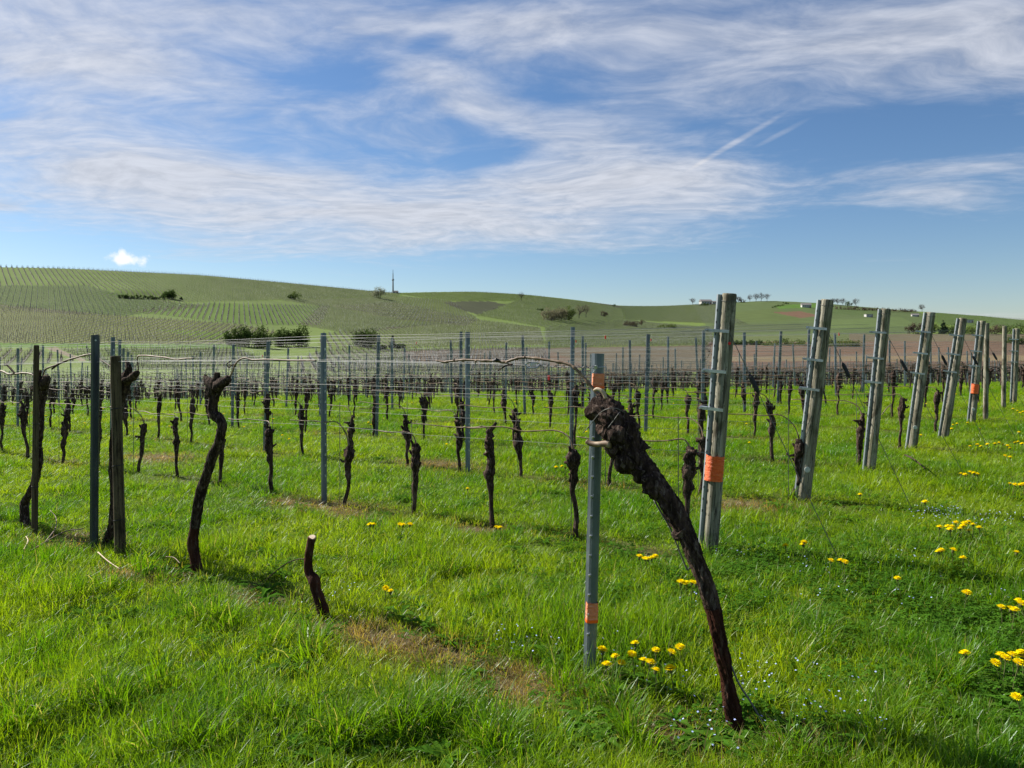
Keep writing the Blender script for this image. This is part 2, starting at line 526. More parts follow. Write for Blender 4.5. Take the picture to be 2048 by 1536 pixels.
def np_mesh(name, V, quads=None, tris=None):
    """fast mesh from numpy arrays"""
    me = bpy.data.meshes.new(name)
    V = np.asarray(V, np.float32)
    loops, starts, n = [], [], 0
    for f, k in ((quads, 4), (tris, 3)):
        if f is not None and len(f):
            f = np.asarray(f, np.int32)
            loops.append(f.ravel())
            starts.append(n + np.arange(len(f), dtype=np.int32) * k)
            n += f.size
    loops = np.concatenate(loops)
    starts = np.concatenate(starts)
    me.vertices.add(len(V))
    me.vertices.foreach_set('co', V.ravel())
    me.loops.add(len(loops))
    me.loops.foreach_set('vertex_index', loops)
    me.polygons.add(len(starts))
    me.polygons.foreach_set('loop_start', starts)
    me.update(calc_edges=True)
    me.validate()
    return me


def vec_attr(me, name, data, typ='FLOAT_COLOR', key='color', domain='POINT'):
    a = me.attributes.new(name, typ, domain)
    a.data.foreach_set(key, np.asarray(data, np.float32).ravel())


# rows of the near vineyard
DX, DY = -0.832, 0.555                    # along a row, away from the headland
NX, NY = 0.555, 0.832                     # across the rows, away from the camera
ROT_ROW = math.atan2(DY, DX)


def row_n(k):
    return 2.97 + 2.1 * k


def row_end(k):
    return 1.97 - 0.205 * k


def row_pt(n, s):
    x, y = n * NX + s * DX, n * NY + s * DY
    return x, y


DRY = [(800, 1290, .42), (880, 1300, .3), (720, 1270, .3), (1060, 1370, .34), (1130, 1385, .25), (640, 1010, .5), (580, 1010, .4), (700, 1030, .4),
       (250, 1150, .30), (140, 1085, .45), (340, 1150, .25), (520, 1200, .3), (1340, 1480, .3), (1530, 1480, .3), (660, 1265, .25), (960, 1060, .3),
       (1000, 1400, .25), (1290, 1110, .3), (310, 915, .8), (870, 930, .7), (1490, 1010, .5)]
DRYP = [(ground_px(u, v), r) for u, v, r in DRY]


def dryness(x, y):
    """0 lush to 1 bare straw: along the vine rows and at the patches"""
    n = x * NX + y * NY
    kf = (n - 2.97) / 2.1
    s = x * DX + y * DY
    off = np.abs(kf - np.round(kf)) * 2.1
    wob = .5 + .5 * np.sin(1.7 * s + 2.1 * np.round(kf)) * np.sin(.63 * s + 1.3 * np.round(kf))
    strip = np.exp(-(off / .28) ** 2) * (.12 + .55 * wob) * (kf > .4)
    strip = np.where(s > 1.97 - .205 * np.round(kf) - .5, strip, 0)
    d = strip
    for p, r in DRYP:
        e = np.exp(-(((x - p.x) * DX + (y - p.y) * DY) / (r * 1.15)) ** 2 - (((x - p.x) * NX + (y - p.y) * NY) / (r * .62)) ** 2)
        d = np.maximum(d, .95 * e)
    return np.clip(d, 0, 1)


def build_ground():
    phi = np.concatenate([np.linspace(-180, -62, 30)[:-1], np.linspace(-62, -46, 24)[:-1],
                          np.degrees(np.arctan((np.linspace(-520, 2570, 1031) - CU) / F)), np.linspace(46, 62, 24)[1:], np.linspace(62, 180, 30)[1:]])
    phi = np.radians(phi)
    rr = np.concatenate([np.geomspace(.3, 100, 170)[:-1], np.geomspace(100, 1750, 210)[:-1], np.geomspace(1750, 9000, 12)])
    A, B = np.meshgrid(phi, rr)
    X, Y = B * np.sin(A), B * np.cos(A)
    Z = terrain(X, Y)
    nr, nc = X.shape
    V = np.stack([X, Y, Z], -1).reshape(-1, 3)
    V = np.vstack([V, [[0, 0, float(terrain(0.0, 0.01))]]])
    i = np.arange(nr - 1)[:, None] * nc
    j = np.arange(nc - 1)[None]
    a = (i + j).ravel()
    quads = np.stack([a, a + 1, a + nc + 1, a + nc], -1)[:, ::-1]
    c = len(V) - 1
    tris = np.stack([np.full(nc - 1, c), np.arange(nc - 1) + 1, np.arange(nc - 1)], -1)[:, ::-1]
    me = np_mesh('ground', V, quads, tris)
    # field colours
    D = np.where(V[:, 1] > 0.01, V[:, 1], 0.01)
    U = CU + F * V[:, 0] / D
    Vv = HV - F * (V[:, 2] - CAMZ) / D
    wob = 1.6 * np.sin(U * .05 + Vv * .11) + 1.0 * np.sin(U * .13 - Vv * .2)
    colr = np.tile(np.array(GREEN), (len(V), 1))
    far = (V[:, 1] > 108)
    for poly, cc, rows in FIELDS:
        m = far & in_poly(U + wob * 1.5, Vv + wob * .25, poly)
        colr[m] = cc
    # near meadow: soil and short growth under the blades
    r = np.hypot(V[:, 0], V[:, 1])
    near = smooth01((r - 55) / 45)
    dr = dryness(V[:, 0], V[:, 1])[:, None]
    nb = np.array([.065, .105, .012]) * (1 - dr) + np.array([.125, .088, .050]) * dr
    green_near = np.array([.12, .18, .018])
    k = smooth01((r - 10) / 25)[:, None]
    nb = nb * (1 - k) + (green_near * (1 - .5 * dr) + np.array([.12, .10, .05]) * .5 * dr) * k
    colr = np.where(near[:, None] < 1, nb * (1 - near[:, None]) + colr * near[:, None], colr)
    vec_attr(me, 'field', np.concatenate([colr, np.ones((len(V), 1))], 1))
    me.polygons.foreach_set('use_smooth', [True] * len(me.polygons))
    m, t, b = mat('ground', GREEN, 0.95, 0, .1)
    at = t.new('ShaderNodeAttribute', attribute_name='field')
    geo = t.new('ShaderNodeNewGeometry')
    pos = geo.outputs['Position']
    n1 = t.noise(pos, .05, 6, .65)
    n2 = t.noise(pos, .9, 6, .65)
    n3 = t.noise(pos, 24, 6, .7)
    val = t.math('ADD', t.math('MULTIPLY', n1, .7), t.math('ADD', t.math('MULTIPLY', n2, .5), t.math('MULTIPLY', n3, .45)))
    val = t.mrange(val, .45, 1.2, .62, 1.4, smooth=False)
    hs = t.new('ShaderNodeHueSaturation')
    t.put(hs.inputs['Color'], at.outputs['Color'])
    t.put(hs.inputs['Value'], val)
    t.put(hs.inputs['Hue'], t.mrange(n2, .3, .7, .485, .515))
    t.l.new(hs.outputs[0], b.inputs['Base Color'])
    bp = t.new('ShaderNodeBump')
    bp.inputs['Strength'].default_value = .6
    bp.inputs['Distance'].default_value = .03
    t.put(bp.inputs['Height'], t.math('ADD', n3, n2))
    t.l.new(bp.outputs[0], b.inputs['Normal'])
    me.materials.append(m)
    o = link(bpy.data.objects.new('ground', me))
    tag(o, kind='structure')


build_ground()


# ------------------------------------------------------------------ far vine rows on the slopes
def prisms(P, H, W, lean=None):
    """three sided upright stakes at points P"""
    n = len(P)
    ang = rng.uniform(0, 6.28, n)
    V = np.zeros((n, 6, 3))
    for q in range(3):
        a = ang + q * 2.0944
        V[:, q, 0] = P[:, 0] + W * np.cos(a)
        V[:, q, 1] = P[:, 1] + W * np.sin(a)
        V[:, q, 2] = P[:, 2] - .1
        V[:, q + 3, :2] = V[:, q, :2] + (lean if lean is not None else 0)
        V[:, q + 3, 2] = P[:, 2] + H
    b = (np.arange(n) * 6)[:, None]
    qd = np.concatenate([b + np.array([[0, 1, 4, 3]]), b + np.array([[1, 2, 5, 4]]), b + np.array([[2, 0, 3, 5]])])
    tr = b + np.array([[3, 4, 5]])
    return V.reshape(-1, 3), qd, tr


SLOPE_NAMES = {0: 'upper left slope', 1: 'dark green slope', 2: 'pale slope', 3: 'middle slope', 6: 'foot of the slope', 8: 'valley floor'}


def build_slope_vines():
    vine_P, post_P, strip_V, strip_Q, ns = [], [], [], [], 0
    for poly, cc, rows in FIELDS:
        if rows is None:
            continue
        ang, gap, step = rows
        us = [p[0] for p in poly]
        vs = [p[1] for p in poly]
        pts = []
        for u in np.linspace(max(min(us), -350), min(max(us), 2400), 12):
            for v in np.linspace(max(min(vs), 545), max(vs), 8):
                if in_poly(np.array([u]), np.array([v]), poly)[0]:
                    pts.append(ground_px(u, v))
        if not pts:
            continue
        pts = np.array([tuple(p) for p in pts])
        a = R(ang)
        e1 = np.array([math.sin(a), math.cos(a)])
        e2 = np.array([math.cos(a), -math.sin(a)])
        s1, s2 = pts[:, :2] @ e1, pts[:, :2] @ e2
        A = np.arange(s1.min() - 40, s1.max() + 40, step)
        Bv = np.arange(s2.min() - 40, s2.max() + 40, gap)
        GA, GB = np.meshgrid(A, Bv)
        X = GA * e1[0] + GB * e2[0]
        Y = GA * e1[1] + GB * e2[1]
        Z = terrain(X, Y)
        ok = Y > 108
        Ys = np.where(ok, Y, 1)
        U, Vv = project(X, Ys, Z)
        Dr = np.interp(U, RDX, RDY)
        ok &= in_poly(U, Vv, poly) & (U > -380) & (U < 2420) & (Y < Dr + 12)
        # headland gaps and missing vines
        ok2 = ok & (rng.random(ok.shape) > .08)
        jit = rng.normal(0, .12, X.shape)
        vine_P.append(np.stack([X + jit, Y + jit * .5, Z], -1)[ok2])
        pm = ok.copy()
        pm[:, np.arange(pm.shape[1]) % 3 != 0] = False
        post_P.append(np.stack([X, Y, Z], -1)[pm])
        # bare strip under each row
        both = ok[:, :-1] & ok[:, 1:]
        ii, jj = np.nonzero(both)
        hw = .24
        q = np.zeros((len(ii), 4, 3))
        for w, (dj, sg) in enumerate(((0, -1), (1, -1), (1, 1), (0, 1))):
            q[:, w, 0] = X[ii, jj + dj] + sg * hw * e2[0]
            q[:, w, 1] = Y[ii, jj + dj] + sg * hw * e2[1]
            q[:, w, 2] = Z[ii, jj + dj] + .10
        strip_V.append(q.reshape(-1, 3))
        strip_Q.append(np.arange(len(ii) * 4).reshape(-1, 4) + ns)
        ns += len(ii) * 4
    vp = np.concatenate(vine_P)
    n = len(vp)
    V, qd, tr = prisms(vp, rng.uniform(.5, .85, n), np.full(n, .045), rng.normal(0, .1, (n, 2)))
    me = np_mesh('slope_vines', V, qd, tr)
    me.materials.append(M['bark_far'])
    tag(link(bpy.data.objects.new('slope_vines', me)), 'countless dark vine stocks in fine rows across the far slopes', 'vines', kind='stuff')
    pp = np.concatenate(post_P)
    n2 = len(pp)
    V, qd, tr = prisms(pp, rng.uniform(1.4, 1.9, n2), np.full(n2, .042), rng.normal(0, .04, (n2, 2)))
    me = np_mesh('slope_posts', V, qd, tr)
    me.materials.append(M['steel_dark'])
    tag(link(bpy.data.objects.new('slope_posts', me)), 'countless thin trellis posts standing over the far slopes and ridge', 'posts', kind='stuff')
    SV = np.concatenate(strip_V)
    me = np_mesh('slope_soil', SV, np.concatenate(strip_Q))
    sm = varied('slope_soil', [(.070, .072, .032), (.11, .098, .055)], .05, rough=.95, bump=0)
    me.materials.append(sm)
    tag(link(bpy.data.objects.new('slope_soil', me)), 'narrow bare soil strips under the vine rows on the far slopes', 'soil', kind='stuff')
    print('slope vines', n, 'posts', n2, 'strips', len(SV) // 4)


build_slope_vines()


# ------------------------------------------------------------------ shapes
def tube(pts, rad, sides=8, bump=None, cap=True, twist=0.0):
    """tube through points with a radius for each; bump(ring fraction, angle) multiplies the radius"""
    pts = [Vector(p) for p in pts]
    n = len(pts)
    V, Fc = [], []
    up = None
    for i, p in enumerate(pts):
        a = pts[max(i - 1, 0)]
        b = pts[min(i + 1, n - 1)]
        tg = (b - a)
        tg = tg.normalized() if tg.length > 1e-9 else Vector((0, 0, 1))
        if up is None:
            up = tg.orthogonal().normalized()
        up = (up - tg * up.dot(tg))
        up = up.normalized() if up.length > 1e-6 else tg.orthogonal().normalized()
        sd_ = tg.cross(up)
        for q in range(sides):
            an = 2 * math.pi * q / sides
            r = rad[i]
            if bump:
                r *= bump(i, n, an, p)
            V.append(p + (up * math.cos(an) + sd_ * math.sin(an)) * r)
    for i in range(n - 1):
        for q in range(sides):
            q2 = (q + 1) % sides
            Fc.append((i * sides + q, i * sides + q2, (i + 1) * sides + q2, (i + 1) * sides + q))
    if cap:
        Fc.append(tuple(range(sides))[::-1])
        Fc.append(tuple((n - 1) * sides + q for q in range(sides)))
    return V, Fc


class MB:
    def __init__(self):
        self.V, self.F = [], []

    def add(self, vf):
        o = len(self.V)
        self.V += list(vf[0])
        self.F += [tuple(i + o for i in f) for f in vf[1]]
        return self

    def box(self, c, s, rz=0.0, bev=0.0):
        x, y, z = s[0] / 2, s[1] / 2, s[2] / 2
        rot = Matrix.Rotation(rz, 3, 'Z')
        c = Vector(c)
        V = [c + rot @ Vector((a * x, b * y, d * z)) for d in (-1, 1) for a, b in ((-1, -1), (1, -1), (1, 1), (-1, 1))]
        self.add((V, [(3, 2, 1, 0), (4, 5, 6, 7), (0, 1, 5, 4), (1, 2, 6, 5), (2, 3, 7, 6), (3, 0, 4, 7)]))
        return self

    def obj(self, name, material, parent=None, smooth=False):
        return obj(name, self.V, self.F, material, parent, smooth)


def spline(pts, n):
    """Catmull-Rom through points given as tuples of any length"""
    P = np.array(pts, float)
    P = np.vstack([2 * P[0] - P[1], P, 2 * P[-1] - P[-2]])
    m = len(P) - 3
    out = []
    for q in np.linspace(0, m - 1e-6, n):
        i = int(q)
        t = q - i
        a, b, c, d = P[i], P[i + 1], P[i + 2], P[i + 3]
        out.append(.5 * (2 * b + (c - a) * t + (2 * a - 5 * b + 4 * c - d) * t * t + (3 * b - a - 3 * c + d) * t ** 3))
    return np.array(out)


def copy_tree(o, parent=None):
    c = o.copy()
    COL.objects.link(c)
    c.parent = parent
    for ch in list(o.children):
        copy_tree(ch, c)
    return c


# ------------------------------------------------------------------ trees, bushes, houses, mast
def leaf_cloud(rs, blobs, n, size, clump=.55):
    """leaf faces gathered in clumps on and in a set of ellipsoids (centre, radii)"""
    w = np.array([b[1][0] * b[1][1] * b[1][2] for b in blobs]) ** .67
    w = w / w.sum()
    V, Q = [], []
    nb = max(6, n // 26)
    which = rs.choice(len(blobs), nb, p=w)
    cen = np.zeros((nb, 3))
    for i, q in enumerate(which):
        d = rs.normal(size=3)
        d /= np.linalg.norm(d)
        c, r = blobs[q]
        cen[i] = np.array(c) + d * np.array(r) * rs.uniform(.35, 1.02)
    k = rs.integers(0, nb, n)
    sc = np.array([blobs[q][1] for q in which]).mean(1) * .26
    P = cen[k] + rs.normal(size=(n, 3)) * sc[k][:, None] * clump * 1.6
    P[:, 2] = np.maximum(P[:, 2], .05)
    a = rs.normal(size=(n, 3))
    a /= np.linalg.norm(a, axis=1)[:, None]
    b = np.cross(a, rs.normal(size=(n, 3)))
    b /= np.linalg.norm(b, axis=1)[:, None]
    sz = size * rs.uniform(.6, 1.3, n)[:, None]
    V = np.stack([P - a * sz, P + b * sz * .55, P + a * sz, P - b * sz * .55], 1).reshape(-1, 3)
    return V, np.arange(n * 4).reshape(-1, 4)


def branches(rs, h, spread, levels=5, r0=None, sides=4, trunk=.3):
    """bare tree skeleton"""
    m = MB()
    r0 = r0 or h * .022

    def grow(p, d, L, r, lv):
        n = 3
        pts, rad = [p], [r]
        for i in range(n):
            d = (d + Vector(rs.normal(0, .10, 3)) + Vector((0, 0, .05))).normalized()
            p = p + d * (L / n)
            pts.append(p)
            rad.append(r * (1 - .32 * (i + 1) / n))
        m.add(tube(pts, rad, sides if lv > 2 else 3, cap=False))
        if lv <= 0:
            return
        for q in range(rs.integers(2, 4) + (1 if lv >= levels - 1 else 0)):
            ax = Vector(rs.normal(size=3))
            nd = (d + (ax - d * ax.dot(d)).normalized() * rs.uniform(.45, .95) * spread).normalized()
            grow(pts[rs.integers(2, 4)], nd, L * rs.uniform(.62, .85), r * .62, lv - 1)
    grow(Vector((0, 0, -h * .02)), Vector((rs.normal(0, .04), rs.normal(0, .04), 1)).normalized(), h * trunk, r0, levels)
    zs = max(v.z for v in m.V)
    f = h / zs
    m.V = [v * f for v in m.V]
    return m


def bush(name, label, u, v, wpx, hpx, mat_leaf, n=1500, leaf=.3, cat='bush', group=None, seed=0, lobes=5, stem=True, tall=False, at=None, thin=1.0):
    rs = np.random.default_rng(1000 + seed)
    p = at or ground_px(u, v)
    s = p.y / F
    W, H = wpx * s, hpx * s
    t = thing(name, label, cat, p, 0, group)
    bl = []
    for i in range(lobes):
        fx = (i + .5) / lobes - .5
        hh = H * rs.uniform(.72, 1.0) * (1 - .9 * fx * fx)
        rx = W / lobes * rs.uniform(.75, 1.05) if lobes > 1 else W / 2
        if tall:
            bl.append(((fx * W * .5, rs.normal(0, W * .1), hh * (.35 + .45 * rs.random())), (W * .3, W * .3, hh * .34)))
        else:
            bl.append(((fx * W * .92, rs.normal(0, W * .10), hh * .48), (rx, rx * 1.1, hh * .52)))
    V, Q = leaf_cloud(rs, bl, int(n * thin), leaf)
    me = np_mesh('crown', V, Q)
    me.materials.append(mat_leaf)
    link(bpy.data.objects.new('crown', me), t)
    if stem:
        m = MB()
        for i in range(max(2, lobes)):
            fx = (i + .5) / max(2, lobes) - .5
            pts = [(fx * W * .35, 0, -.2), (fx * W * .55, rs.normal(0, .1 * W), H * .35), (fx * W * .8, rs.normal(0, .15 * W), H * .7)]
            m.add(tube(pts, [H * .025, H * .017, H * .006], 5))
        m.obj('trunk', M['bark_far'], t)
    return t


def bare_tree(label, u, v, hpx, seed, spread=1.0, leaf=None, nleaf=500, group=None, at=None, name='bare_tree', levels=5, r0=None, trunk=.3, leafsize=.12):
    rs = np.random.default_rng(2000 + seed)
    p = at or ground_px(u, v)
    H = hpx * p.y / F
    t = thing(name, label, 'tree', p, 0, group)
    m = branches(rs, H, spread, levels, r0 or max(H * .024, p.y * .00016), trunk=trunk)
    # trunk = lowest fifth, crown = the rest
    m.obj('trunk', M['bark_far'], t)
    V = np.array([tuple(v) for v in m.V])
    hi = V[V[:, 2] > H * .38]
    if p.y > 400:
        e = rs.normal(size=(nleaf * 2, 3))
        e /= np.linalg.norm(e, axis=1)[:, None]
        hi = e * np.array([.40, .40, .36]) * H * rs.uniform(.2, 1, (nleaf * 2, 1)) ** .5 + np.array([0, 0, H * .62])
        nleaf = int(nleaf * 3.2)
    idx = rs.integers(0, len(hi), nleaf)
    P = hi[idx] + rs.normal(0, H * .022, (nleaf, 3))
    a = rs.normal(size=(nleaf, 3))
    a /= np.linalg.norm(a, axis=1)[:, None]
    b = np.cross(a, rs.normal(size=(nleaf, 3)))
    b /= np.linalg.norm(b, axis=1)[:, None]
    sz = rs.uniform(.5, 1.2, nleaf)[:, None] * max(leafsize, p.y * .00022)
    me = np_mesh('crown', np.stack([P - a * sz, P + b * sz * .5, P + a * sz, P - b * sz * .5], 1).reshape(-1, 3), np.arange(nleaf * 4).reshape(-1, 4))
    me.materials.append(leaf or M['leaf_twig'])
    link(bpy.data.objects.new('crown', me), t)
    return t


def house(label, u, v, wpx, hpx, roof='roof_grey', rz=.2, at=None, name='house', cat='house', windows=3, flat=False, group=None):
    p = at or ground_px(u, v)
    s = p.y / F
    W, H = wpx * s, hpx * s
    Dp = W * .6
    t = thing(name, label, cat, (p.x, p.y, p.z - .3), rz, group)
    hw = H * (.92 if flat else .62)
    MB().box((0, 0, hw / 2), (W, Dp, hw)).obj('wall', M['white'], t)
    m = MB()
    o = W * .04
    if flat:
        m.box((0, 0, hw + H * .05), (W + o, Dp + o, H * .1))
    else:
        a, b = W / 2 + o, Dp / 2 + o
        V = [(-a, -b, hw - .05), (a, -b, hw - .05), (a, b, hw - .05), (-a, b, hw - .05), (-a, 0, H), (a, 0, H)]
        m.add(([Vector(q) for q in V], [(0, 1, 5, 4), (2, 3, 4, 5), (1, 2, 5), (3, 0, 4), (3, 2, 1, 0)]))
    m.obj('roof', M[roof], t)
    for i in range(windows):
        fx = ((i + .5) / (windows + 1) - .5) * W * 1.0
        f = MB().box((fx, -Dp / 2 - .03, hw * .55), (W * .13, .12, hw * .38)).obj('window', M['white'], t)
        MB().box((fx, -Dp / 2 - .07, hw * .55), (W * .10, .1, hw * .30)).obj('pane', M['glass'], f)
    MB().box((W * .36, -Dp / 2 - .03, hw * .33), (W * .11, .14, hw * .66)).obj('door', M['roof_red'], t)
    return t


def hedge(label, u1, v1, u2, v2, hpx, matl, n, leaf, seed, depth=3.0, name='hedge', back=None):
    rs = np.random.default_rng(3000 + seed)
    a, b = ground_px(u1, v1), ground_px(u2, v2)
    t = thing(name, label, 'hedge', a)
    k = 14
    bl = []
    for i in range(k):
        q = a.lerp(b, (i + .5) / k)
        q.z = float(terrain(q.x, q.y))
        H = hpx * q.y / F * rs.uniform(.6, 1.1)
        L = (b - a).length / k
        bl.append((tuple(q - a + Vector((0, 0, H * .45))), (L * .62, depth, H * .55)))
    P, Q = leaf_cloud(rs, bl, n, leaf)
    # keep the faces above the sloping ground
    V = P
    me = np_mesh('foliage', V, Q)
    me.materials.append(matl)
    link(bpy.data.objects.new('foliage', me), t)
    m = MB()
    for c, r in bl:
        base = Vector((c[0], c[1], c[2] - r[2]))
        m.add(tube([base - Vector((0, 0, .5)), base + Vector((.1, 0, r[2] * 1.3))], [.12, .05], 4))
    tag(m.obj('stems', M['bark_far'], t), kind='stuff')
    return t


def build_far():
    # valley bushes
    bush('bush', 'wide dark green bush by the valley lane, biggest of its row', 500, 694, 92, 44, M['leaf_dark'], 5200, .30, seed=1, lobes=6)
    bush('bush', 'upright dark green bush, middle of three by the valley lane', 567, 694, 40, 48, M['leaf_dark'], 3000, .28, seed=2, lobes=3)
    bush('bush', 'narrow dark green bush beside the upright one in the valley', 600, 694, 26, 48, M['leaf_dark'], 2400, .28, seed=3, lobes=2)
    bush('bush', 'round dark green bush standing alone on the valley lane', 728, 694, 50, 44, M['leaf_dark'], 3600, .28, seed=4, lobes=4)
    # small conifer with low shrub
    rs = np.random.default_rng(5)

    def conifer(label, u, v, w, h, seed):
        rs = np.random.default_rng(seed)
        p = ground_px(u, v)
        s = p.y / F
        t = thing('conifer', label, 'tree', p)
        bl = [((0, 0, h * s * f), (w * s * .5 * (1.05 - f), w * s * .5 * (1.05 - f), h * s * .13)) for f in np.linspace(.1, .92, 8)]
        V, Q = leaf_cloud(rs, bl, 1500, max(.22, p.y * .0009))
        me = np_mesh('crown', V, Q)
        me.materials.append(M['leaf_conifer'])
        link(bpy.data.objects.new('crown', me), t)
        tb = MB().add(tube([(0, 0, -.3), (0, 0, h * s * .9)], [h * s * .03, h * s * .008], 6))
        tb.obj('trunk', M['bark_far'], t)
    conifer('small pointed dark conifer beside a low shrub in the valley', 785, 696, 16, 26, 51)
    bush('bush', 'low dark shrub at the foot of the small conifer', 801, 697, 20, 12, M['leaf_dark'], 700, .25, seed=6, lobes=3)
    bush('bush', 'flat grey green shrub between round bush and small conifer', 762, 697, 26, 8, M['leaf_mid'], 700, .22, seed=7, lobes=3)
    # left slope
    bush('bush', 'dark bush at the end of the bank on the left slope', 340, 598, 24, 22, M['leaf_dark'], 1500, .34, seed=8, lobes=3)
    bush('bush', 'little dark bush next to the bush on the bank', 362, 599, 6, 8, M['leaf_dark'], 300, .3, seed=9, lobes=1)
    bush('bush', 'yellowish green bush alone high on the vineyard slope', 586, 598, 20, 12, M['leaf_dark'], 800, .34, seed=10, lobes=3)
    bush('budding_tree', 'thin budding tree rising behind the yellowish slope bush', 593, 596, 16, 20, M['leaf_mid'], 300, .34, cat='tree', seed=11, lobes=2)
    hedge('dark scrub on the level end of the left bank', 238, 596, 330, 599, 8, M['leaf_dark'], 2200, .30, 2, 1.6, 'bank_scrub')
    # ridge with mast
    bush('blossoming_tree', 'pale blossoming tree on the ridge beside the mast', 757, 596, 24, 25, M['leaf_blossom'], 1700, .42, cat='tree', seed=12, lobes=3)
    p = ridge_px(786)
    s = p.y / F
    t = thing('radio_mast', 'tall slim concrete radio mast on the ridge', 'mast', (p.x, p.y, p.z - .5))
    H = 47 * s
    MB().add(tube([(0, 0, 0), (0, 0, H * .3), (0, 0, H * .6)], [.95, .8, .62], 12)).obj('shaft', M['concrete'], t)
    MB().add(tube([(0, 0, H * .52), (0, 0, H * .545), (0, 0, H * .57), (0, 0, H * .6)], [.7, 1.25, 1.25, .7], 12)).obj('platform', M['concrete'], t)
    MB().add(tube([(0, 0, H * .6), (0, 0, H * .82)], [.5, .42], 8)).obj('upper_shaft', M['concrete'], t)
    MB().add(tube([(0, 0, H * .82), (0, 0, H)], [.28, .16], 6)).obj('antenna', M['steel_dark'], t)
    house('low hut with grey roof at the foot of the mast', 0, 0, 9, 4.6, at=ridge_px(791.5), name='hut', cat='hut', windows=1)
    bare_tree('single bare tree on the middle slope', 1042, 602, 19, 1, .7, nleaf=250)
    # blossom thicket on the middle hill
    for i, (u, w, h, ml) in enumerate(((1100, 36, 27, 'leaf_bud'), (1118, 34, 30, 'leaf_bud'), (1135, 30, 30, 'leaf_mid'))):
        bush('blossoming_bush', ['pale budding bush at the outer end of the hillside thicket', 'tall pale bush inside the hillside thicket',
                                 'greener bush closing the hillside thicket'][i], u, 640, w, h, M[ml], 1700, .5, seed=20 + i, lobes=4)
    bare_tree('spreading pale tree next to the hillside thicket', 1158, 637, 28, 2, 1.05, M['leaf_bud'], 900)
    bare_tree('slim pale tree behind the spreading one by the thicket', 1172, 635, 27, 3, .8, M['leaf_bud'], 700)
    bush('bush', 'small dark bush on the lane above the thicket', 1081, 621, 12, 5, M['leaf_dark'], 400, .4, seed=24, lobes=2)
    bush('bush', 'round dark bush on the brown strip of the middle hill', 1209, 633, 13, 11, M['leaf_twig'], 600, .45, seed=25, lobes=2)
    bush('bush', 'wide dark thorn bush below the brown strip', 1269, 653, 40, 15, M['leaf_twig'], 1500, .4, seed=26, lobes=5)
    bush('bush', 'grey green bush beside the wide thorn bush', 1335, 657, 34, 12, M['leaf_mid'], 1000, .4, seed=27, lobes=4)
    bush('bush', 'tiny dark bush on the saddle skyline', 1228, 613, 6, 6, M['leaf_dark'], 200, .5, seed=28, lobes=1)
    # bare bush close behind the vineyard
    for i, (u, v, h) in enumerate(((1408, 735, 66), (1428, 735, 60))):
        bare_tree(['bare spreading thorn tree behind the vineyard beside the taped end post', 'second bare thorn tree half hidden by the taped end post'][i], u, v, h, 5 + i, 1.25, nleaf=60, levels=5, r0=.06, trunk=.22)
    # right hill skyline
    for i, (u, h) in enumerate(((1386, 14), (1470, 15), (1478, 12), (1500, 15), (1512, 17), (1522, 18), (1534, 16))):
        bare_tree('bare round-headed tree on the right hilltop near the white farmhouse', 0, 0, h, 30 + i, 1.0, nleaf=320, group='bare trees by the hilltop farmhouse', at=ridge_px(u, 10))
    for i, (u, h) in enumerate(((1666, 13), (1676, 14), (1686, 15), (1712, 17))):
        bare_tree('bare round-headed tree on the right hilltop behind the long dark hedge', 0, 0, h, 40 + i, 1.0, nleaf=320, group='bare trees behind the hilltop hedge', at=ridge_px(u, 14))
    bush('tree', 'round evergreen tree among bare trees behind the hilltop hedge', 0, 0, 11, 12, M['leaf_dark'], 500, .7, cat='tree', seed=61, lobes=2, at=ridge_px(1698, 14))
    bare_tree('lone wide bare tree on the ridge above the sheds', 0, 0, 16, 48, 1.2, nleaf=360, at=ridge_px(1844, 10))
    bush('bush', 'dark low bush below the hilltop farmhouse', 1410, 611, 22, 5, M['leaf_dark'], 600, .6, seed=62, lobes=4)
    bush('bush', 'dark bush at the end of the hilltop tree row', 0, 0, 16, 7, M['leaf_twig'], 500, .6, seed=63, lobes=3, at=ridge_px(1484, 12))
    house('white farmhouse with low grey roof on the right hilltop', 0, 0, 22, 10, at=ridge_px(1411, 16), rz=.15)
    house('white annex beside the hilltop farmhouse', 0, 0, 14, 6, at=ridge_px(1430, 14), rz=.1, windows=2)
    house('white house at the end of the long dark hedge', 1612, 615, 18, 9, rz=-.1)
    house('small grey roofed shed on the green right slope', 1737, 634, 14, 6, rz=.1, name='shed', cat='shed', windows=1, flat=True)
    house('small pale shed on the slope under the lone tree', 1830, 633, 13, 6, rz=-.2, name='shed', cat='shed', windows=1)
    house('low pale shed above the wooded hollow on the right', 1935, 645, 18, 6, rz=.1, name='shed', cat='shed', windows=2, flat=True)
    hedge('long dark hedge along the top of the right hill', 1668, 618, 1832, 626, 7, M['leaf_twig'], 2600, .8, 3, 4)
    hedge('short dark hedge in the green fold of the right hill', 1548, 616, 1572, 607, 3, M['leaf_dark'], 500, .7, 4, 2)
    # green belt over the ploughed field
    hedge('green shrub belt along the top edge of the ploughed field', 1465, 690, 1530, 690, 9, M['leaf_dark'], 2000, .5, 5, 4)
    hedge('pale flowering shrub belt beyond the ploughed field', 1530, 692, 1712, 692, 11, M['leaf_mid'], 3600, .5, 6, 4)
    # wooded hollow on the right
    bush('budding_tree', 'brownish budding tree at the edge of the right hollow', 1832, 668, 30, 26, M['leaf_twig'], 1200, .6, cat='tree', seed=70, lobes=4)
    bush('budding_tree', 'fresh green budding tree in the right hollow', 1864, 666, 30, 24, M['leaf_mid'], 1200, .6, cat='tree', seed=71, lobes=4)
    conifer('dark blue green conifer in the right hollow', 1887, 668, 24, 26, 72)
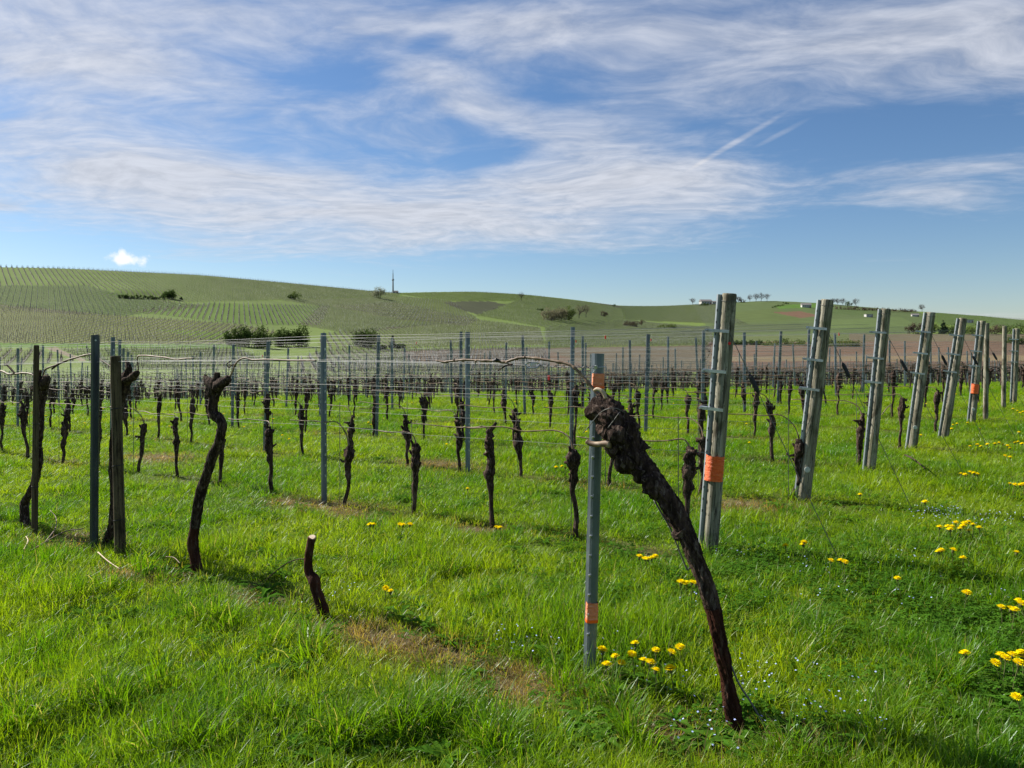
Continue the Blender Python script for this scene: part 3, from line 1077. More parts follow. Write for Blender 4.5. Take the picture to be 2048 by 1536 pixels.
    for i, (u, w, h, ml, lb) in enumerate(((1912, 40, 22, 'leaf_dark', 'dark green tree behind the conifer in the right hollow'),
                                           (1945, 40, 20, 'leaf_mid', 'pale green bush in the middle of the right hollow'),
                                           (1985, 50, 22, 'leaf_twig', 'brown budding bush in the right hollow'),
                                           (2030, 54, 24, 'leaf_dark', 'dark bush at the far end of the right hollow'),
                                           (2075, 54, 26, 'leaf_mid', 'green bush beyond the far end of the right hollow'))):
        bush('bush', lb, u, 668, w, h, M[ml], 1400, .6, seed=80 + i, lobes=4)
    bush('bush', 'green thicket on the ploughed field edge behind the last end posts', 2035, 688, 60, 18, M['leaf_dark'], 1500, .5, seed=88, lobes=4)
    bush('bush', 'pale green bush standing alone in the brown field', 1708, 693, 20, 13, M['leaf_mid'], 700, .4, seed=89, lobes=2)


build_far()


# ------------------------------------------------------------------ vines of the near rows
def bark_bump(seed, amp=.22, ridge=.10, scale=9.0):
    o = Vector((seed * 3.7, seed * 1.3, seed * 2.1))

    def f(i, n, an, p):
        c = Vector((math.cos(an), math.sin(an), 0))
        a = mnoise.noise(p * scale + c * .8 + o)
        b = mnoise.noise(Vector((c.x * 3.2, c.y * 3.2, p.z * 5)) + o)
        return 1 + amp * a + ridge * b
    return f


def vine_trunk(rs, h, lod=0):
    """old pruned stock: thin crooked foot, burred upper half, knobbly stubs on the head"""
    m = MB()
    k = 8
    lean = rs.normal(0, .07, 2)
    lumps = [(rs.uniform(.45, 1.0), rs.uniform(.05, .12), rs.uniform(.35, 1.0)) for _ in range(4)]
    r0 = rs.uniform(.0155, .0195)
    pts = []
    for i in range(k):
        f = i / (k - 1)
        w = .004 if i < 2 else .010 * (.4 + .6 * math.sin(f * math.pi))
        pts.append((lean[0] * f + rs.normal(0, w), lean[1] * f * .4 + rs.normal(0, w * .7), -.06 + (h + .06) * f, 0))
    n = 44 if lod == 0 else 8
    sp = spline(pts, n)
    for i in range(n):
        f = i / (n - 1)
        r = r0 * (1.22 - .22 * min(f, .4) / .4) + .008 * float(smooth01((f - .5) / .2))
        for c, w, a in lumps:
            r += .013 * a * math.exp(-((f - c) / w) ** 2)
        sp[i, 3] = r * (1 if f < .93 else 1 - .35 * (f - .93) / .07)
    sd_ = int(rs.integers(0, 99))

    def gnarl(i, n_, an, p):
        o = Vector((sd_ * 1.7, sd_ * .9, sd_ * 2.3))
        up = min(1, max(0, (p.z - h * .4) / (h * .25)))
        c = Vector((math.cos(an), math.sin(an), 0))
        a = mnoise.noise(p * 18 + c * 1.2 + o)
        b = mnoise.noise(p * 45 + c * 2.2 + o * 2)
        e = mnoise.noise(Vector((c.x * 3, c.y * 3, p.z * 6)) + o)
        return 1 + (.15 + .40 * up) * a + (.10 + .22 * up) * b + .16 * e
    m.add(tube(sp[:, :3], sp[:, 3], 14 if lod == 0 else 5, gnarl if lod == 0 else None))
    head = Vector(sp[-1, :3])
    for q in range(rs.integers(4, 7) if lod == 0 else 2):
        a = rs.uniform(0, 6.28)
        base = Vector(sp[-1 - rs.integers(0, 14 if lod == 0 else 2), :3])
        d = Vector((math.cos(a), math.sin(a) * .7, rs.uniform(-.1, 1.2))).normalized()
        L = rs.uniform(.045, .11)
        w = rs.uniform(.65, 1.1)
        k2 = Vector(rs.normal(0, .012, 3))
        m.add(tube([base - d * .01, base + d * L * .35 + k2, base + d * L * .7 - k2 * .5, base + d * L + Vector((0, 0, .012))], [.021 * w, .021 * w, .016 * w, .010 * w], 9 if lod == 0 else 4,
                   bark_bump(q + 3 + sd_, .55, .25, 40) if lod == 0 else None))
    return m, head


def vine_cane(rs, head, zw, length, lod=0, direction=1):
    """tied-down cane: up from the head, over and along the wire"""
    x0 = head.x
    pts = [(head.x, head.y, head.z - .02, .006), (head.x + .05 * direction, head.y * .5, head.z + .4 * (zw - head.z) + .04, .0055),
           (head.x + .17 * direction, 0, zw + .012, .005)]
    q = .32
    while q < length:
        pts.append((x0 + q * direction, rs.normal(0, .004), zw + rs.normal(.004, .008), .0046))
        q += .15
    pts.append((x0 + length * direction, 0, zw, .0036))
    sp = spline(pts, 26 if lod == 0 else 8)
    if lod == 0:
        nodes = [1 + .5 * max(0, math.sin(i * 1.45)) ** 6 for i in range(len(sp))]
    else:
        nodes = [1.0] * len(sp)
    return tube(sp[:, :3], sp[:, 3] * np.array(nodes) * (1 if lod == 0 else 1.15), 6 if lod == 0 else 3)


_ONE = ['zeroth', 'first', 'second', 'third', 'fourth', 'fifth', 'sixth', 'seventh', 'eighth', 'ninth', 'tenth', 'eleventh', 'twelfth',
        'thirteenth', 'fourteenth', 'fifteenth', 'sixteenth', 'seventeenth', 'eighteenth', 'nineteenth']
_TEN = {2: ('twentieth', 'twenty'), 3: ('thirtieth', 'thirty'), 4: ('fortieth', 'forty'), 5: ('fiftieth', 'fifty'), 6: ('sixtieth', 'sixty')}
ORD = [_ONE[i] if i < 20 else (_TEN[i // 10][0] if i % 10 == 0 else _TEN[i // 10][1] + '-' + _ONE[i % 10]) for i in range(70)]


def row_phrase(k):
    if k == 1:
        return 'row ending at the taped end post'
    return f'{ORD[k - 1]} row behind the taped end post'


CANE_Z = .76
PROTOS = []
for q in range(16):
    rs = np.random.default_rng(400 + q)
    h = [.60, .68, .80, .64, .72, .58, .76, .66, .70, .62, .84, .74, .56, .69, .78, .65][q]
    m, head = vine_trunk(rs, h)
    t = bpy.data.objects.new('vine', None)
    tm = mesh_from('trunk', m.V, m.F, True)
    tm.materials.append(M['bark'])
    cm = mesh_from('cane', *vine_cane(rs, head, max(CANE_Z, head.z + .02), rs.uniform(.75, 1.05)), True)
    cm.materials.append(M['cane'])
    sm = mesh_from('stake', *tube([(.03, .03, -.1), (.032, .03, rs.uniform(.85, 1.0))], [.0032, .0032], 5))
    sm.materials.append(M['wire_dark'])
    l2, hd2 = vine_trunk(np.random.default_rng(400 + q), h, 1)
    l2.add(vine_cane(np.random.default_rng(q), hd2, max(CANE_Z, hd2.z + .02), .9, 1))
    for sg in (-1, 1):
        l2.add(tube([hd2 + Vector((0, 0, -.03)), hd2 + Vector((.14 * sg, .01, .05)), hd2 + Vector((.32 * sg, 0, .06 + .03 * sg)), hd2 + Vector((.5 * sg, 0, .04))], [.042, .030, .020, .013], 4))
    PROTOS.append((tm, cm, sm, l2))

ROWMAX = 42
FARD = 96.0


def row_limit(n):
    return min(3.2 * n, (FARD - NY * n) / DY)


def pos_row(k, s, off=0.0):
    n = row_n(k) + off
    x, y = row_pt(n, s)
    return Vector((x, y, float(terrain(x, y))))


# candidates
vines, posts = [], []
for k in range(1, ROWMAX + 1):
    rs = np.random.default_rng(700 + k)
    n = row_n(k)
    lim = row_limit(n)
    s = row_end(k) + (.10 if k % 2 else .18)
    if k == 1:
        svals = [1.93, 2.77, 3.585, 4.46, 5.32, 6.35, 7.25, 8.05, 8.9, 9.8, 10.7, 11.6, 12.5, 13.4, 14.3]
    else:
        svals = []
        while s < lim:
            if rs.random() > .05:
                svals.append(s + rs.normal(0, .06))
            s += .93
    for sv in svals:
        p = pos_row(k, sv, rs.normal(0, .02))
        u, v = project(p.x, p.y, p.z)
        if -130 < u < 2180:
            vines.append((p.y, k, p, int(rs.integers(0, len(PROTOS))), rs.random(), svals.index(sv) + 1))
    j = 1
    while row_end(k) + 3.84 * j < lim:
        sp_ = row_end(k) + 3.84 * j + rs.normal(0, .05)
        p = pos_row(k, sp_)
        u, v = project(p.x, p.y, p.z)
        if -110 < u < 2160:
            posts.append((p.y, k, p, rs.normal(0, .022, 2), rs.uniform(1.60, 1.76), j))
        j += 1
vines.sort(key=lambda a: a[0])
posts.sort(key=lambda a: a[0])
NV, NP = 300, 260
row1_style = {0: 3, 1: 0, 2: 1, 3: 2, 4: 5, 5: 7}
cnt1 = 0
for D, k, p, st, rnd, num in vines[:NV]:
    tm, cm, sm, _ = PROTOS[st]
    t = thing('vine', (f'dark pruned vine, {ORD[num]} along the {row_phrase(k)}' if k < 10 else f'dark gnarled pruned vine tied to wires in the {row_phrase(k)}'), 'vine', p, ROT_ROW + (rnd - .5) * .25, f'vines of the {row_phrase(k)}')
    t.scale = (1, 1 if rnd > .5 else -1, .94 + .14 * rnd)
    link(bpy.data.objects.new('trunk', tm), t)
    link(bpy.data.objects.new('cane', cm), t)
    if rnd > .25:
        link(bpy.data.objects.new('stake', sm), t)
mb = MB()
VV, FF = [], []
off = 0
parts_V, parts_Q, parts_T = [], [], []
for D, k, p, st, rnd, num in vines[NV:]:
    l2 = PROTOS[st][3]
    a = ROT_ROW + (rnd - .5) * .3
    Vn = np.array([tuple(v) for v in l2.V])
    c, s_ = math.cos(a), math.sin(a)
    W = np.stack([Vn[:, 0] * c - Vn[:, 1] * s_ + p.x, Vn[:, 0] * s_ + Vn[:, 1] * c + p.y, Vn[:, 2] + p.z], -1)
    parts_V.append(W)
    parts_Q.append(np.array([f for f in l2.F if len(f) == 4]) + off)
    parts_T.append(np.array([f for f in l2.F if len(f) == 3] or np.zeros((0, 3), int)).reshape(-1, 3).astype(int) + off)
    off += len(W)
me = np_mesh('distant_vines', np.concatenate(parts_V), np.concatenate(parts_Q), np.concatenate(parts_T))
me.materials.append(M['bark_far'])
tag(link(bpy.data.objects.new('distant_vines', me)), 'mass of dark vine stocks in the farthest rows of the flat vineyard', 'vines', kind='stuff')
print('vines', len(vines), 'posts', len(posts))


# ------------------------------------------------------------------ steel posts
def channel(h, w=.055, d=.034, th=.003, z0=-.12):
    """rolled trapezoid channel, open at the back"""
    o = [(-w * .5, d * .5), (-w * .5 - .004, d * .5), (-w * .40, -d * .25), (-w * .22, -d * .5), (w * .22, -d * .5), (w * .40, -d * .25), (w * .5 + .004, d * .5), (w * .5, d * .5)]
    i = [(w * .5 - th, d * .5), (w * .40 - th, -d * .2), (w * .2, -d * .5 + th), (-w * .2, -d * .5 + th), (-w * .40 + th, -d * .2), (-w * .5 + th, d * .5)]
    ring = o + i
    n = len(ring)
    V = [Vector((x, y, z)) for z in (z0, h) for x, y in ring]
    Fc = [(a, (a + 1) % n, (a + 1) % n + n, a + n) for a in range(n)]
    Fc += [tuple(range(n))[::-1], tuple(range(n, 2 * n))]
    return V, Fc


def post_hooks(h, w=.055, step=.105, z0=.25):
    m = MB()
    z = z0
    while z < h - .04:
        for sx in (-1, 1):
            m.box((sx * w * .49, .002, z), (.009, .012, .014))
        z += step
    return m


def spring_arc(z, side=1):
    pts = [(.03 * side, -.01, z), (.045 * side, -.03, z + .045), (.07 * side, -.035, z + .085), (.105 * side, -.03, z + .11)]
    return tube(pts, [.0022] * 4, 4)


chan_me = mesh_from('profile', *channel(1.0, z0=-.08))
chan_me.materials.append(M['steel'])
hk = post_hooks(1.0, z0=.16, step=.062)
hook_me = mesh_from('hooks', hk.V, hk.F)
hook_me.materials.append(M['zinc'])
arc_me = mesh_from('wire_spring', *spring_arc(0))
arc_me.materials.append(M['zinc'])
WIRES = [.745, .90, 1.13, 1.16, 1.37, 1.40, 1.60, 1.63]
# posts look at the camera side of the rows
for D, k, p, ln, h, num in posts[:NP]:
    t = thing('steel_post', (f'grey steel trellis post, {ORD[num]} along the {row_phrase(k)}' if k < 10 else f'grey steel trellis post in the {row_phrase(k)}'), 'post', p, ROT_ROW + math.pi, f'steel posts of the {row_phrase(k)}')
    t.rotation_euler = (float(ln[0]), float(ln[1]), ROT_ROW + math.pi)
    c = link(bpy.data.objects.new('profile', chan_me), t)
    c.scale = (1, 1, h)
    c = tag(link(bpy.data.objects.new('hooks', hook_me), t), kind='stuff')
    c.scale = (1, 1, h)
    if D < 45:
        for z in (1.37, 1.14):
            c = link(bpy.data.objects.new('wire_spring', arc_me), t)
            c.location = (0, 0, z)
pv, pq, off = [], [], 0
Vc, Fcc = channel(1.6)
Vc = np.array([tuple(v) for v in Vc])
Fq = np.array([f for f in Fcc if len(f) == 4])
for D, k, p, ln, h, num in posts[NP:]:
    c, s_ = math.cos(ROT_ROW + math.pi), math.sin(ROT_ROW + math.pi)
    pv.append(np.stack([Vc[:, 0] * c - Vc[:, 1] * s_ + p.x + Vc[:, 2] * ln[1], Vc[:, 0] * s_ + Vc[:, 1] * c + p.y, Vc[:, 2] * h / 1.6 + p.z], -1))
    pq.append(Fq + off)
    off += len(Vc)
if pv:
    me = np_mesh('distant_posts', np.concatenate(pv), np.concatenate(pq))
    me.materials.append(M['steel'])
    tag(link(bpy.data.objects.new('distant_posts', me)), 'grey steel posts in the farthest rows of the flat vineyard', 'posts', kind='stuff')

# ------------------------------------------------------------------ trellis wires
WNAME = ['cane', 'second', 'lower left catch', 'lower right catch', 'upper left catch', 'upper right catch', 'top left', 'top right']


def wire_tube(k, zi, rad, stepm=1.28):
    n = row_n(k)
    lim = min(row_limit(n), 3.35 * n)
    ss = np.arange(row_end(k) - .03, lim, stepm)
    rs = np.random.default_rng(k * 31 + zi)
    side = -.028 if zi % 2 else .028
    if zi < 2:
        side = 0
    x = (n + side) * NX + ss * DX
    y = (n + side) * NY + ss * DY
    z = terrain(x, y)
    z = np.convolve(np.pad(z, 2, 'edge'), np.ones(5) / 5, 'valid') + WIRES[zi]
    sag = np.array([(0, -.012, -.013)[i % 3] for i in range(len(ss))]) * rs.uniform(.3, 1.6)
    z = z + sag + rs.normal(0, .004, len(ss)) + rs.normal(0, .012)
    return tube(np.stack([x, y, z], -1), [rad] * len(ss), 4)


WROWS = 25
for k in range(1, WROWS + 1):
    for zi in range(8):
        if k > 13 and zi in (1, 3, 5, 7):
            continue
        o = obj('trellis_wire', *wire_tube(k, zi, .0011 + .0007 * math.exp(-(k - 1) / 5)), M['wire'], None, True)
        tag(o, f'thin {WNAME[zi]} wire strung along the {row_phrase(k)}', 'wire', 'trellis wires')
far_w = MB()
for k in range(WROWS + 1, ROWMAX + 1):
    for zi in (0, 2, 6):
        far_w.add(wire_tube(k, zi, .0012, 3.84))
o = far_w.obj('distant_wires', M['wire'])
tag(o, 'pale web of wires over the farthest rows of the flat vineyard', 'wires', kind='stuff')


# ------------------------------------------------------------------ end posts
def wood_post(h, r, seed, z0=-.25, top_bevel=.012, taper=.93):
    zs = [z0] + list(np.linspace(0, h - top_bevel, 16)) + [h - top_bevel * .3, h]
    rad = [r * (1 - (1 - taper) * max(0, z) / h) for z in zs]
    rad[-2] *= .965
    rad[-1] *= .86
    bb = bark_bump(seed, .035, .05, 2.2)
    return tube([(0, 0, z) for z in zs], rad, 22, bb)


def band(r, z0, z1, seed, n=6, wob=.004):
    zs = np.linspace(z0, z1, n)
    rs = np.random.default_rng(seed)
    V, Fc = tube([(0, 0, z) for z in zs], [r * (1 + rs.normal(0, .006)) for _ in zs], 28, bark_bump(seed, .02, .03, 20), cap=False)
    for v in V:
        if abs(v.z - z0) < 1e-6 or abs(v.z - z1) < 1e-6:
            v.z += wob * mnoise.noise(v * 30 + Vector((seed, 0, 0)))
    return V, Fc


# (base, top, label extras, steel, disc, tape)
ENDP = [((1420, 1105), (1455, 588), 'weathered wooden end post with broad orange tape band, tallest of the end posts', True, None, (910, 960)),
        ((1607, 1002), (1648, 600), 'weathered end post with white disc, next behind the broadly taped end post', True, 937, None),
        ((1740, 948), (1767, 618), 'plain weathered end post between the two nearer end posts with white discs', True, None, None),
        ((1824, 900), (1855, 625), 'weathered end post with white disc, fourth in the line of end posts', True, 854, None),
        ((1888, 878), (1919, 637), 'plain weathered end post standing fifth in the line of end posts', True, None, None),
        ((1944, 845), (1961, 642), 'weathered end post with white disc and small orange tape square', True, 818, (768, 787)),
        ((1971, 840), (1973, 646), 'slim wooden post without steel profile behind the small orange tape square', False, None, None),
        ((2007, 818), (2009, 652), 'slim upright wooden post, last but one in the line of end posts', False, None, None),
        ((2028, 808), (2033, 657), 'end post with steel profile, last in the line of end posts', True, None, None)]
for i, (bpx, tpx, lab, steel, disc, tape) in enumerate(ENDP):
    p = ground_px(*bpx)
    sc = p.y / F
    H = (bpx[1] - tpx[1]) * sc
    dx = (tpx[0] - bpx[0]) * sc
    L = dx / .832
    axis = Vector((-DX * L, -DY * L * .6, H)).normalized()
    t = thing('end_post', lab, 'post', p)
    zax = axis
    xax = (Vector((DX, DY, 0)) - zax * Vector((DX, DY, 0)).dot(zax)).normalized()
    yax = zax.cross(xax)
    t.rotation_euler = Matrix((xax, yax, zax)).transposed().to_euler()
    hl = H / axis.z
    r = (.055 + .004 * math.sin(i * 2.3)) if steel else .042
    # local frame: +x into the row (image left), -y away from / +y towards the camera
    obj('wood_post', *wood_post(hl, r, 11 + i), M['wood'], t, True)
    if steel:
        V, Fc = channel(hl - .01, .030, .028, .003, -.2)
        rotm = Matrix.Rotation(math.pi * .86, 3, 'Z')
        V = [rotm @ v + Vector((r + .014, .024, 0)) for v in V]
        obj('steel_profile', V, Fc, M['steel_light'], t)
        m = MB()
        z = .3
        while z < hl - .05:
            m.box((r + .012, .040, z), (.006, .006, .018))
            z += .085
        tag(m.obj('hooks', M['black'], t), kind='stuff')
        for q, f in enumerate((.855, .70, .555)):
            m = MB()
            z = hl * f
            m.box((r * .55 + .01, .055, z), (r * 2.0 + .04, .007, .022))
            m.box((r + .062, .02, z), (.05, .05, .020))
            m.box((r * .55 + .01, -.055, z), (r * 2.0 + .04, .007, .022))
            m.add(tube([(r + .075, .055, z), (r + .075, .075, z)], [.009, .009], 6))
            m.obj('bracket', M['zinc'], t)
        # anchor wire with tensioner to the ground outside the row
        inv = Matrix((xax, yax, zax))
        gx, gy = p.x - DX * .92, p.y - DY * .92
        gp = inv @ (Vector((gx, gy, float(terrain(gx, gy)) - .05)) - p)
        top = Vector((-r * .6, .035, hl * .85))
        mid = top.lerp(gp, .22)
        o = obj('anchor_wire', *tube([top, mid, gp], [.0028] * 3, 5), M['wire_dark'], t)
        dd = (gp - top).normalized()
        obj('tensioner', *tube([mid - dd * .07, mid - dd * .05, mid + dd * .05, mid + dd * .075], [.006, .017, .017, .006], 7), M['black'], o)
        # wire wound round the top
        obj('tie_wire', *tube([(r * 1.03 * math.cos(a), r * 1.03 * math.sin(a), hl * .97 + .004 * math.sin(3 * a)) for a in np.linspace(0, 6.28, 18)], [.002] * 18, 4), M['wire_dark'], t)
    if tape:
        z0, z1 = (bpx[1] - tape[1]) * sc / axis.z, (bpx[1] - tape[0]) * sc / axis.z
        cx = .018 if steel else 0
        V, Fc = band(r * 1.10, z0, z1, 5 + i, 9)
        V = [Vector((v.x * 1.10 + cx * .7, v.y * 1.03 + .006, v.z)) for v in V]
        obj('tape_band', V, Fc, M['tape'], t, True)
    if disc:
        z = (bpx[1] - disc) * sc / axis.z
        # disc faces the camera
        toc = inv @ (Vector((0, 0, 1.2)) - p)
        a = math.atan2(toc.y, toc.x)
        n_ = Vector((math.cos(a), math.sin(a), 0))
        c = n_ * r * .97 + Vector((0, 0, z))
        obj('marker_disc', *tube([c, c + n_ * .006, c + n_ * .008], [.026, .026, .022], 16), M['disc'], t)
    if i == 0:
        n_ = (inv @ (Vector((0, 0, 1.2)) - p)); n_.z = 0; n_.normalize()
        n_ = Matrix.Rotation(.5, 3, 'Z') @ n_
        c = n_ * r * .97 + Vector((0, 0, hl * .81))
        obj('red_dab', *tube([c, c + n_ * .004], [.012, .010], 9), M['red'], t)

# ------------------------------------------------------------------ front row, traced in the plane of the row
N0 = 2.97


def on_row(u, v, off=0.0):
    """photo pixel -> point in the upright plane of the front row"""
    n0 = N0 + off
    X = (u - CU) / F
    D = n0 / (NX * X + NY)
    return Vector((X * D, D, CAMZ + (HV - v) / F * D))


def traced(pts, off=0.0, n=60, base=None):
    """list of (u, v, width) -> smooth 3D line with radii, offsets per point allowed as 4th value"""
    rows = []
    for q in pts:
        w = on_row(q[0], q[1], off + (q[3] if len(q) > 3 else 0))
        rows.append((w.x, w.y, w.z, q[2] / 2 * w.y / F))
    sp = spline(rows, n)
    return sp[:, :3], np.maximum(sp[:, 3], .001)


def strand_bump(seed, knob=.30, fine=.16, twist=5.0, ridge=7):
    o = Vector((seed * 1.7, seed * 2.9, seed * .7))

    def f(i, n, an, p):
        tw = an + twist * p.z
        c = Vector((math.cos(an), math.sin(an), 0))
        a = mnoise.noise(p * 11 + c * .7 + o)
        s1 = mnoise.noise(Vector((math.cos(tw) * 2.6, math.sin(tw) * 2.6, p.z * 3.5)) + o)
        s2 = mnoise.noise(Vector((math.cos(tw) * 8, math.sin(tw) * 8, p.z * 11)) + o * 2)
        s3 = mnoise.noise(p * 60 + c * 3 + o)
        return 1 + knob * a + fine * s1 + fine * .95 * s2 + fine * .5 * s3
    return f


def two_tone(name, V, Fc, parent, zcut):
    o = obj(name, V, Fc, M['bark'], parent, True)
    o.data.materials.append(M['bark_red'])
    idx = []
    for pl in o.data.polygons:
        c = pl.center
        idx.append(1 if c.z < zcut + .10 * mnoise.noise(c * 9) else 0)
    o.data.polygons.foreach_set('material_index', idx)
    return o


def local(P, base):
    return [Vector(p) - base for p in P]


# --- leaning old vine with the thick head
def big_vine():
    base = ground_px(1468, 1443)
    base.z -= .01
    t = thing('old_vine', 'thick leaning old vine with burred head resting on the taped steel post', 'vine', base)
    P, Rr = traced([(1482, 1478, 42), (1467, 1436, 33), (1455, 1370, 29), (1444, 1300, 29), (1428, 1230, 29), (1408, 1160, 29), (1382, 1092, 32), (1352, 1030, 37),
                    (1320, 975, 40), (1288, 940, 42), (1262, 905, 52), (1243, 872, 62), (1228, 845, 60), (1212, 822, 46), (1200, 804, 34), (1196, 792, 20)], -.07, 260)
    m = MB().add(tube(local(P, base), Rr, 60, strand_bump(3, .24, .26, 6)))
    # burrs and stubs of the head
    for i, (pts, off) in enumerate((([(1225, 835, 44), (1202, 824, 44), (1186, 826, 36), (1176, 836, 16)], -.10), ([(1252, 872, 52), (1232, 868, 56), (1218, 872, 34), (1212, 876, 12)], -.11),
                                    ([(1266, 915, 50), (1248, 930, 48), (1236, 938, 26)], -.10), ([(1236, 830, 44), (1224, 812, 36), (1210, 800, 26), (1200, 786, 14)], -.06),
                                    ([(1240, 900, 40), (1222, 892, 34), (1210, 888, 20), (1204, 887, 14)], -.10), ([(1268, 862, 46), (1258, 848, 40), (1250, 840, 18)], -.06),
                                    ([(1280, 935, 40), (1276, 955, 34), (1270, 962, 12)], -.09), ([(1300, 950, 40), (1310, 985, 40), (1306, 998, 14)], -.09),
                                    ([(1372, 1058, 24), (1356, 1072, 20), (1344, 1066, 12)], -.09), ([(1290, 900, 30), (1285, 888, 20), (1282, 880, 8)], -.05))):
        P, Rr = traced(pts, off, 30)
        Rr = Rr * .80
        m.add(tube(local(P, base), Rr, 20, strand_bump(20 + i, .50, .34, 9)))
    two_tone('trunk', m.V, m.F, t, .50)
    # long cane over to the wire
    P, Rr = traced([(1205, 800, 8), (1190, 782, 7.5), (1172, 760, 7), (1154, 740, 7), (1138, 729, 6.6), (1112, 723, 6.6), (1080, 718, 6.6), (1048, 715, 6.4), (1030, 718, 6.4),
                    (1010, 724, 6.6), (990, 722, 6.2), (960, 721, 5.6), (930, 720, 5.6), (905, 722, 5.2), (888, 724, 4.8), (872, 721, 3)], -.03, 90)
    Rr = Rr * .82
    c = obj('cane', *tube(local(P, base), Rr * np.array([1 + .55 * max(0, math.sin(i * .72)) ** 8 for i in range(90)]), 9, bark_bump(4, .12, .1, 30)), M['cane'], t, True)
    for a, b in (((1048, 716), (1050, 711)), ((952, 721), (950, 727)), ((908, 722), (907, 717)), ((1012, 724), (1020, 730))):
        P, Rr = traced([(a[0], a[1], 5), ((a[0] + b[0]) / 2, (a[1] + b[1]) / 2, 4), (b[0], b[1], 2)], -.04, 6)
        obj('bud', *tube(local(P, base), Rr, 6), M['cane'], c, True)
    # bent side tendril
    P, Rr = traced([(1025, 729, 3), (1012, 731, 3), (1004, 736, 3), (996, 741, 2)], -.04, 14)
    obj('side_shoot', *tube(local(P, base), Rr, 5), M['bark'], t, True)
    # pale stubs cut by the pruner
    P, Rr = traced([(1188, 781, 5), (1194, 778, 7), (1202, 781, 8), (1208, 788, 8), (1212, 797, 7)], -.15, 14)
    obj('pruned_stub', *tube(local(P, base), Rr, 10), M['cutwood'], t, True)['label'] = 'pale bare pruned shoot on the vine head'
    P, Rr = traced([(1173, 882, 9), (1180, 887, 10), (1192, 889, 10), (1206, 888, 12), (1222, 888, 18)], -.14, 16)
    obj('pruned_stub', *tube(local(P, base), Rr, 10, bark_bump(8, .15, .1, 30)), M['cane'], t, True)
    # tying wires round the head
    P, Rr = traced([(1166, 866, 1.8, 0), (1182, 848, 1.8, -.05), (1200, 826, 1.8, -.12), (1218, 817, 1.8, -.14), (1236, 818, 1.8, -.11), (1250, 826, 1.8, -.05)], -.05, 24)
    obj('tie_wire', *tube(local(P, base), Rr, 5), M['wire_dark'], t, True)
    P, Rr = traced([(1239, 825, 1.8), (1228, 840, 1.8), (1216, 856, 1.8)], -.18, 10)
    obj('tie_wire', *tube(local(P, base), Rr, 5), M['wire_dark'], t, True)
    P, Rr = traced([(1308, 1000, 4), (1322, 1025, 4), (1338, 1052, 3.5), (1352, 1085, 3), (1366, 1120, 3), (1376, 1140, 4), (1384, 1122, 3)], -.07, 26)
    obj('hanging_wire', *tube(local(P, base), Rr, 6), M['wire_dark'], t, True)
    P, Rr = traced([(1462, 1330, 4), (1478, 1368, 4), (1500, 1402, 4), (1522, 1440, 4), (1534, 1470, 3)], -.06, 20)
    obj('anchor_wire', *tube(local(P, base), Rr, 6), M['wire_dark'], t, True)


big_vine()


def steel_front(name, label, bpx, tpx, off, width, material, tapes, hooks=True, hole=False):
    base = on_row(*bpx, off)
    top = on_row(*tpx, off)
    g = Vector((base.x, base.y, float(terrain(base.x, base.y))))
    axis = (top - base).normalized()
    base = g
    t = thing(name, label, 'post', base)
    hl = (top - base).length
    toc = Vector((-base.x, -base.y, 0)).normalized()
    yax = -(toc - axis * toc.dot(axis)).normalized()      # -y faces the camera
    xax = yax.cross(axis)
    Mx = Matrix((xax, yax, axis)).transposed()
    t.rotation_euler = Mx.to_euler()
    V, Fc = channel(hl, width, width * .66, .003, -.15)
    rot = Matrix.Rotation(R(12), 3, 'Z')
    obj('profile', [rot @ v for v in V], Fc, material, t)
    if hooks:
        m = MB()
        z = .12
        while z < hl - .25:
            c = rot @ Vector((-width * .36, -width * .20, z))
            m.add(tube([c, c + rot @ Vector((-.002, -.008, .002)), c + rot @ Vector((-.003, -.012, .010))], [.0055, .0055, .004], 6))
            z += .088
        tag(m.obj('hooks', M['zinc'], t), kind='stuff')
    for z0, z1, mt in tapes:
        V, Fc = band(1.0, z0, z1, int(z0 * 100), 7, .004)
        # wrap follows the channel: squashed rounded box
        W = []
        for v in V:
            a = math.atan2(v.y, v.x)
            k = math.hypot(v.x, v.y)
            ca, sa = math.cos(a), math.sin(a)
            e = .45
            W.append(rot @ Vector((math.copysign(abs(ca) ** e, ca) * width * .53 * k, math.copysign(abs(sa) ** e, sa) * width * .40 * k, v.z)))
        tb = obj('tape_band', W, Fc, M[mt], t, True)
        V2 = [Vector((w.x * 1.04, w.y * 1.04, z0 + (w.z - z0) * .16 - .003)) for w in W]
        obj('tape_end', V2, Fc, M['tape_edge'], tb, True)
    return t, base, hl, rot


pA, baseA, hA, rotA = steel_front('steel_post', 'leaning steel post with two pale orange tape bands in front of the vineyard', (1180, 1376), (1198, 707), .03, .050, M['steel'],
                                  [(.265, .352, 'tape_pale'), (1.315, 1.378, 'tape_pale')])
m = MB()
m.add(tube([(-.03, -.026, hA - .062), (0, -.036, hA - .060), (.03, -.026, hA - .058), (.028, .02, hA - .06), (-.028, .02, hA - .06), (-.03, -.026, hA - .062)], [.0022] * 6, 5))
m.add(tube([(-.010, -.030, hA - .058), (-.012, -.050, hA - .060)], [.008, .008], 8))
m.add(tube([(-.012, -.045, hA - .06), (-.016, -.047, hA - .075), (-.024, -.045, hA - .086)], [.0025] * 3, 5))
m.obj('wire_fixing', M['zinc'], pA)

tq, bq, hq, rq = steel_front('steel_post', 'dark blue grey steel post, plain, beside the thick wooden post with a vine', (189, 1108), (192, 670), .0, .052, M['steel_dark'], [], hooks=False)
obj('bolt', *tube([(-.002, -.016, hq - .04), (-.002, -.026, hq - .04)], [.007, .006], 8), M['zinc'], tq)

